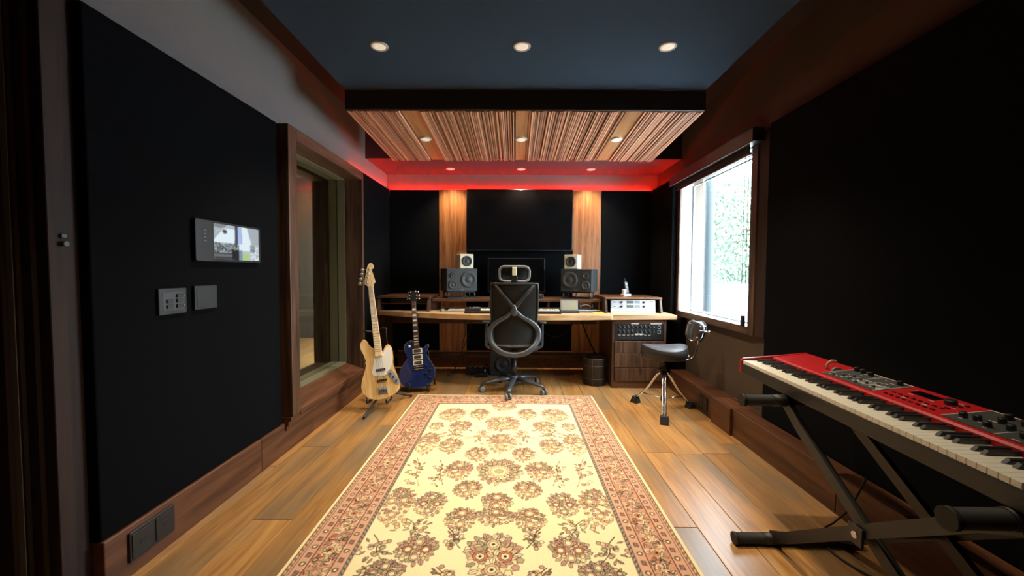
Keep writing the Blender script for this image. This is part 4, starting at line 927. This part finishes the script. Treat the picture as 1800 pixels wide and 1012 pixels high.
# roller blind
t = thing('roller_blind', 'black roller blind rolled up above the bright window', 'blind', (1.78, 3.67, 2.0))
part('cassette', MB().box(-.085,.002,-.765,.77,.175,.272,.004), M['black'], t); part('bottom_profile', MB().box(-.086,-.08,-.766,.771,.168,.1745), M['grey'], t)
part('fabric', MB().box(-.030,-.026,-.64,.71,.125,.1745), M['blackm'], t); part('weight_bar', MB().box(-.036,-.020,-.655,.712,.108,.126,.004), M['black'], t)
part('chain', MB().tube([(-.024,-.575,.108),(-.024,-.575,-1.10)], .0022, 6).tube([(-.010,-.60,.16),(-.010,-.60,-1.10)], .0022, 6), M['dkgrey'], t)
part('chain_weight', MB().box(-.028,-.004,-.605,-.572,-1.185,-1.10,.005), M['black'], t)

# ================================================================ RUG
RW, RY_FAR, RY_NEAR = 1.712, 3.885, 1.02
RCX = -.088                                     # rug axis
def px2rug(x, y):                                # photo pixel on the floor -> rug coordinates (about its axis, along the room)
    d = (x-900)/FPX*rv + (506-y)/FPX*uv + wv; t_ = -1.222/d.z
    return d.x*t_, d.y*t_
MX, MY = 576, 800
nx_, ny_ = MX*2, MY*2
xs = np.linspace(-RW/2, RW/2, nx_)
ys = np.concatenate([np.linspace(RY_NEAR, 1.5, 180, endpoint=False), np.linspace(1.5, RY_FAR, ny_-180)])
GX, GY = np.meshgrid(xs, ys)
C_FIELD = np.array(lin((226,206,162))); C_EDGE = np.array(lin((226,206,160))); C_DARK = np.array(lin((66,50,44))); C_NAVY = np.array(lin((48,50,58)))
C_SAL = np.array(lin((196,150,122))); C_SAL2 = np.array(lin((184,130,104))); C_TAN = np.array(lin((210,176,132))); C_OLIVE = np.array(lin((168,152,114))); C_RUST = np.array(lin((190,116,78))); C_ROSE = np.array(lin((186,140,118))); C_PALE = np.array(lin((222,200,156)))
IMG = np.empty((ny_, nx_, 3)); IMG[:] = C_FIELD
IMG *= (1+.03*np.sin(GY*9+GX*3)[:,:,None]*np.array([1,1,1.3]))
def window(cx, cy, r):
    i0, i1 = np.searchsorted(xs, cx-r), np.searchsorted(xs, cx+r); j0, j1 = np.searchsorted(ys, cy-r), np.searchsorted(ys, cy+r)
    return slice(j0,j1), slice(i0,i1)
def rosette(cx, cy, r, n, fill, line=C_DARK, core=C_TAN, rot=0., sx=1., sy=1., depth=.20, ring=True):
    w_ = window(cx, cy, r*max(sx,sy)*1.35)
    X, Y = (GX[w_]-cx)/sx, (GY[w_]-cy)/sy
    if X.size == 0: return
    R_, A_ = np.hypot(X,Y), np.arctan2(Y,X)+rot
    B = r*(1-depth+depth*np.abs(np.cos(n*A_/2)))
    lw = max(.0036, .075*r)
    sub = IMG[w_]
    sub[R_<B] = fill
    sub[(R_<B)&(R_>B-lw)] = line
    if ring:
        sub[(R_<B*.58)] = core; sub[(np.abs(R_-B*.58)<lw*.45)] = line
        pet = (np.cos(n*A_)>.86)&(R_>B*.62)&(R_<B*.9); sub[pet] = line*.6+fill*.4
        if r>.03: sub[R_<B*.24] = line
def leaf(cx, cy, L_, ang, fill, wd=.38, line=C_DARK):
    w_ = window(cx, cy, L_*1.1); X, Y = GX[w_]-cx, GY[w_]-cy
    if X.size == 0: return
    c, s_ = math.cos(ang), math.sin(ang); u, v = X*c+Y*s_, -X*s_+Y*c
    hw = wd*L_*.5*np.clip(1-(2*u/L_)**2,0,1)**.8; m_ = (np.abs(u)<L_/2)&(np.abs(v)<hw); sub = IMG[w_]
    sub[m_] = fill; lw = max(.0032,.07*L_); sub[m_&((hw-np.abs(v))<lw)] = line; sub[m_&(np.abs(v)<.0018)] = line*.7+fill*.3
def vine(pts, wd=.0030, col=C_DARK):
    for p in crom([(a,b_,0) for a,b_ in pts], 14):
        w_ = window(p.x, p.y, wd*2.2); X, Y = GX[w_]-p.x, GY[w_]-p.y; sub = IMG[w_]; sub[np.hypot(X,Y)<wd] = col
PAL = [C_SAL, C_TAN, C_OLIVE, C_PALE, C_ROSE, C_RUST]
def pick(): return PAL[int(rng.choice(6, p=[.27,.25,.14,.16,.13,.05]))]
def cluster(cx, cy, w_, h_, kind, mir):
    rr = random.Random(int(cx*1000*(1 if cx>0 else -1))+int(cy*1000)); S_ = mir
    def pt(a, k): return cx+S_*math.cos(a)*w_/2*k, cy+math.sin(a)*h_/2*k
    small = min(w_, h_)
    if kind == 'spray':
        w_, h_, small = w_*1.12, h_*1.12, small*1.1
        vine([(cx-S_*w_*.35,cy-h_*.45),(cx-S_*w_*.05,cy-h_*.1),(cx+S_*w_*.02,cy+h_*.2),(cx+S_*w_*.25,cy+h_*.45)])
        for k in range(24):
            a = rr.uniform(0,2*PI); q = rr.uniform(.15,1.0); x, y = pt(a,q)
            if k%2: leaf(x, y, max(.03,small*.24), a*S_+rr.uniform(-.5,.5), PAL[rr.randrange(4)])
            else: rosette(x, y, max(.013,small*.10), 6, PAL[rr.randrange(5)], C_NAVY if k%3 == 0 else C_DARK, ring=False)
        return
    w_, h_ = w_*1.02, h_*1.02; n = 70 if small > .13 else 40
    outl = C_NAVY if kind == 'dark' else C_DARK
    rosette(cx, cy, w_/2*.86, 18, C_PALE*.9+C_TAN*.1, C_TAN*.8, C_PALE, sy=h_/w_, depth=.10, ring=False)
    for k in range(n, 0, -1):
        q = math.sqrt(k/n)*.90; a = k*2.39996; a = abs((a+PI)%(2*PI)-PI) if k%2 else a
        x, y = pt(a, q); f = PAL[rr.randrange(5)]; an = math.atan2(y-cy, x-cx)
        col = outl if q > .6 else C_DARK
        if k%4 == 0: rosette(x, y, small*.075, 5, f, col, C_PALE, an, depth=.3, ring=False)
        else: leaf(x, y, small*rr.uniform(.17,.23), an+rr.uniform(-.5,.5), f, .55, col)
    if kind == 'ring':
        for k in range(20):
            x, y = pt(2*PI*k/20, .66); rosette(x, y, small*.062, 6, C_OLIVE, C_NAVY, C_TAN, ring=False)
        for rad, m_, f in ((.50,16,C_TAN),(.36,12,C_PALE),(.20,8,C_OLIVE)): rosette(cx, cy, w_/2*rad, m_, f, C_OLIVE*.5, f, sy=h_/w_, ring=False)
        return
    q = small*(.15 if kind != 'dark' else .135); big_f = C_RUST if kind == 'dark' and small > .17 else C_SAL
    spots = {'rose': ((-.16,.12),(.18,.10),(0,-.22)), 'lite': ((0,.24),(0,-.20)), 'dark': ((0,.24),(-.20,.0),(.20,.0),(0,-.24))}[kind]
    for ux, uy in spots: rosette(cx+S_*ux*w_, cy+uy*h_, q, 8, big_f if uy == 0 else C_TAN, outl if kind == 'dark' else C_SAL2*.35, C_PALE, depth=.14)
def from_photo(x, y, w_, h_, kind, axis=False):
    a, b_ = px2rug(x, y); sc_ = b_/FPX; cy0 = px2rug(x, y-h_/2)[1]; cy1 = px2rug(x, y+h_/2)[1]
    cx = a-RCX
    if axis: cluster(0, b_, w_*sc_, abs(cy0-cy1), kind, 1)
    else:
        for sg in (-1,1): cluster(sg*abs(cx), b_, w_*sc_, abs(cy0-cy1), kind, sg)
for q in ((796,728,50,24,'lite'),(844,727,36,20,'lite'),(768,749,28,16,'rose'),(811,748,42,18,'lite'),(795,762,42,13,'spray'),(843,763,42,32,'spray'),(793,783,46,28,'lite'),(839,798,44,26,'rose'),
          (752,778,44,42,'rose'),(733,827,40,48,'spray'),(807,826,54,36,'lite'),(775,829,30,42,'spray'),(823,860,54,34,'rose'),(757,885,60,48,'dark'),(697,887,64,72,'rose'),(811,912,62,44,'lite'),(797,945,40,34,'spray'),
          (726,926,62,32,'spray'),(733,965,80,54,'dark'),(662,962,56,46,'spray'),(672,1008,86,56,'dark'),(776,1013,46,34,'spray'),(640,1010,30,30,'spray')): from_photo(*q)
for q in ((890,714,46,16,'rose'),(889,744,64,26,'lite'),(888,778,54,36,'lite'),(879,828,86,46,'ring'),(873,882,60,34,'lite'),(872,908,78,34,'lite'),(868,978,112,90,'dark')): from_photo(*q, axis=True)
for y_, s_ in ((1.40,.30),(1.18,.24)):                           # the part under the photographer
    cluster(0, y_, s_, s_, 'dark', 1)
    for sg in (-1,1): cluster(sg*.30, y_-.05, .2, .2, 'lite', sg)
# borders: mirrored distance to the edge
E_ = np.minimum(RW/2-np.abs(GX), np.minimum(RY_FAR-GY, GY-RY_NEAR)); side = (RW/2-np.abs(GX)) < np.minimum(RY_FAR-GY, GY-RY_NEAR)
along = np.where(side, GY, GX); BS = .77; E_ = E_/BS
BW = .34
IMG[E_<BW] = C_SAL
band = (E_>=.115)&(E_<.255); IMG[band] = C_SAL2*.5+C_SAL*.5
def border_motifs(d, step, fn):
    d *= BS
    for sg in (-1,1):
        y = RY_NEAR+d
        while y < RY_FAR-d+.01: fn(sg*(RW/2-d), y, sg, True); y += step
    n = int((RW-2*d)/step)
    for yy in (RY_FAR-d, RY_NEAR+d):
        for k in range(1, n): fn(-RW/2+d+(RW-2*d)*k/n, yy, 1, False)
cnt = [0]
def big(x, y, sg, v):
    cnt[0] += 1; k = cnt[0]%2
    for a in range(7):
        q = a*2*PI/7+.4; leaf(x+.036*math.cos(q), y+.050*math.sin(q), .036, q, [C_PALE,C_OLIVE,C_SAL,C_TAN,C_RUST][a%5], .55)
    rosette(x, y, .032 if k else .027, 8, C_PALE if k else C_TAN, C_DARK, C_RUST if k else C_SAL)
    rosette(x+(.03 if not v else .036)*(1 if k else -1), y+.072*(1 if v else .3), .016, 6, C_OLIVE, C_DARK, C_PALE); vine([(x-.04,y-.06),(x,y-.04),(x+.04,y-.065)], .0022)
    vine([(x-.042,y+.03),(x-.03,y+.065),(x+.02,y+.06),(x+.042,y+.085)], .0022)
border_motifs(.185, .132, big)
def tiny(x, y, sg, v):
    cnt[0] += 1
    if cnt[0]%2: rosette(x, y, .015, 6, C_TAN, C_DARK, C_PALE)
    else: leaf(x, y, .038, (PI/2 if v else 0)+.5, C_OLIVE*.8, .5); leaf(x, y, .034, (PI/2 if v else 0)-.6, C_ROSE*.8, .5)
for _ in range(760):
    d_ = random.uniform(.128,.242)*BS; vert = random.random() < .78; sg = random.choice((-1,1))
    if vert: x, y = sg*(RW/2-d_), random.uniform(RY_NEAR+.1, RY_FAR-.1)
    else: x, y = random.uniform(-RW/2+.13, RW/2-.13), (RY_FAR-d_)
    a = random.uniform(0,2*PI); r_ = random.uniform(.012,.024)
    vine([(x,y),(x+r_*math.cos(a),y+r_*math.sin(a)),(x+1.5*r_*math.cos(a+.9),y+1.5*r_*math.sin(a+.9))], .0022, random.choice((C_DARK,C_PALE,C_SAL2*.7,C_PALE)))
border_motifs(.085, .052, tiny); border_motifs(.282, .056, tiny)
def line(a, b_, col): IMG[(E_>=a)&(E_<b_)] = col
line(0, .017, C_EDGE); line(.017,.022,C_DARK); line(.050,.054,C_DARK*1.4); line(.112,.117,C_DARK); line(.117,.120,C_RUST); line(.251,.256,C_DARK); line(.248,.251,C_RUST)
g1 = (E_>=.022)&(E_<.036); IMG[g1] = np.where((np.sin(along*210+E_*160)>0)[:,:,None], C_SAL2*.6, C_TAN*.85)[g1]; line(.036,.040,C_DARK*1.3)
g2 = (E_>=.318)&(E_<.333); IMG[g2] = np.where((np.sin(along*230+E_*220)>.2)[:,:,None], C_NAVY*2.6, C_OLIVE*.8)[g2]; line(.313,.318,C_DARK*.9); line(.333,.338,C_DARK)
IMG = IMG.reshape(MY,2,MX,2,3).mean((1,3)); GX = GX.reshape(MY,2,MX,2).mean((1,3)); GY = GY.reshape(MY,2,MX,2).mean((1,3))
nx_, ny_ = MX, MY
IMG *= (1+.07*(rng.uniform(-1,1,(ny_,nx_,1))))
me = bpy.data.meshes.new('pile')
sag = .0012*np.sin(GX*7+GY*4)
co = np.stack([GX, GY-RY_NEAR, .0085+sag*.5], -1).reshape(-1,3).astype(np.float32)
idx = np.arange(nx_*ny_).reshape(ny_, nx_); q = np.stack([idx[:-1,:-1], idx[:-1,1:], idx[1:,1:], idx[1:,:-1]], -1).reshape(-1,4).astype(np.int32)
me.vertices.add(len(co)); me.vertices.foreach_set('co', co.ravel()); me.loops.add(q.size); me.loops.foreach_set('vertex_index', q.ravel())
me.polygons.add(len(q)); me.polygons.foreach_set('loop_start', np.arange(0,q.size,4,dtype=np.int32)); me.update(calc_edges=True)
ca = me.color_attributes.new('Col','FLOAT_COLOR','POINT'); ca.data.foreach_set('color', np.concatenate([np.clip(IMG,0,1).reshape(-1,3), np.ones((nx_*ny_,1))],1).astype(np.float32).ravel())
rug = thing('rug', 'cream floral rug with salmon borders in the middle of the floor', 'rug', (RCX, RY_NEAR, 0), (0, 0, math.radians(.1)))
link('pile', me, vcol('rug_wool', .95, bump=.35), rug)
part('backing', MB().box(-RW/2+.001, RW/2-.001, .001, RY_FAR-RY_NEAR-.001, .001, .0072), M['paper'], rug)
bd = MB().tube([(-RW/2,0,.005),(RW/2,0,.005),(RW/2,RY_FAR-RY_NEAR,.005),(-RW/2,RY_FAR-RY_NEAR,.005)], .0048, 8, closed=True)
part('edge_binding', bd, plain('rug_binding', tuple(C_EDGE), .9), rug, 'cream bound edge')
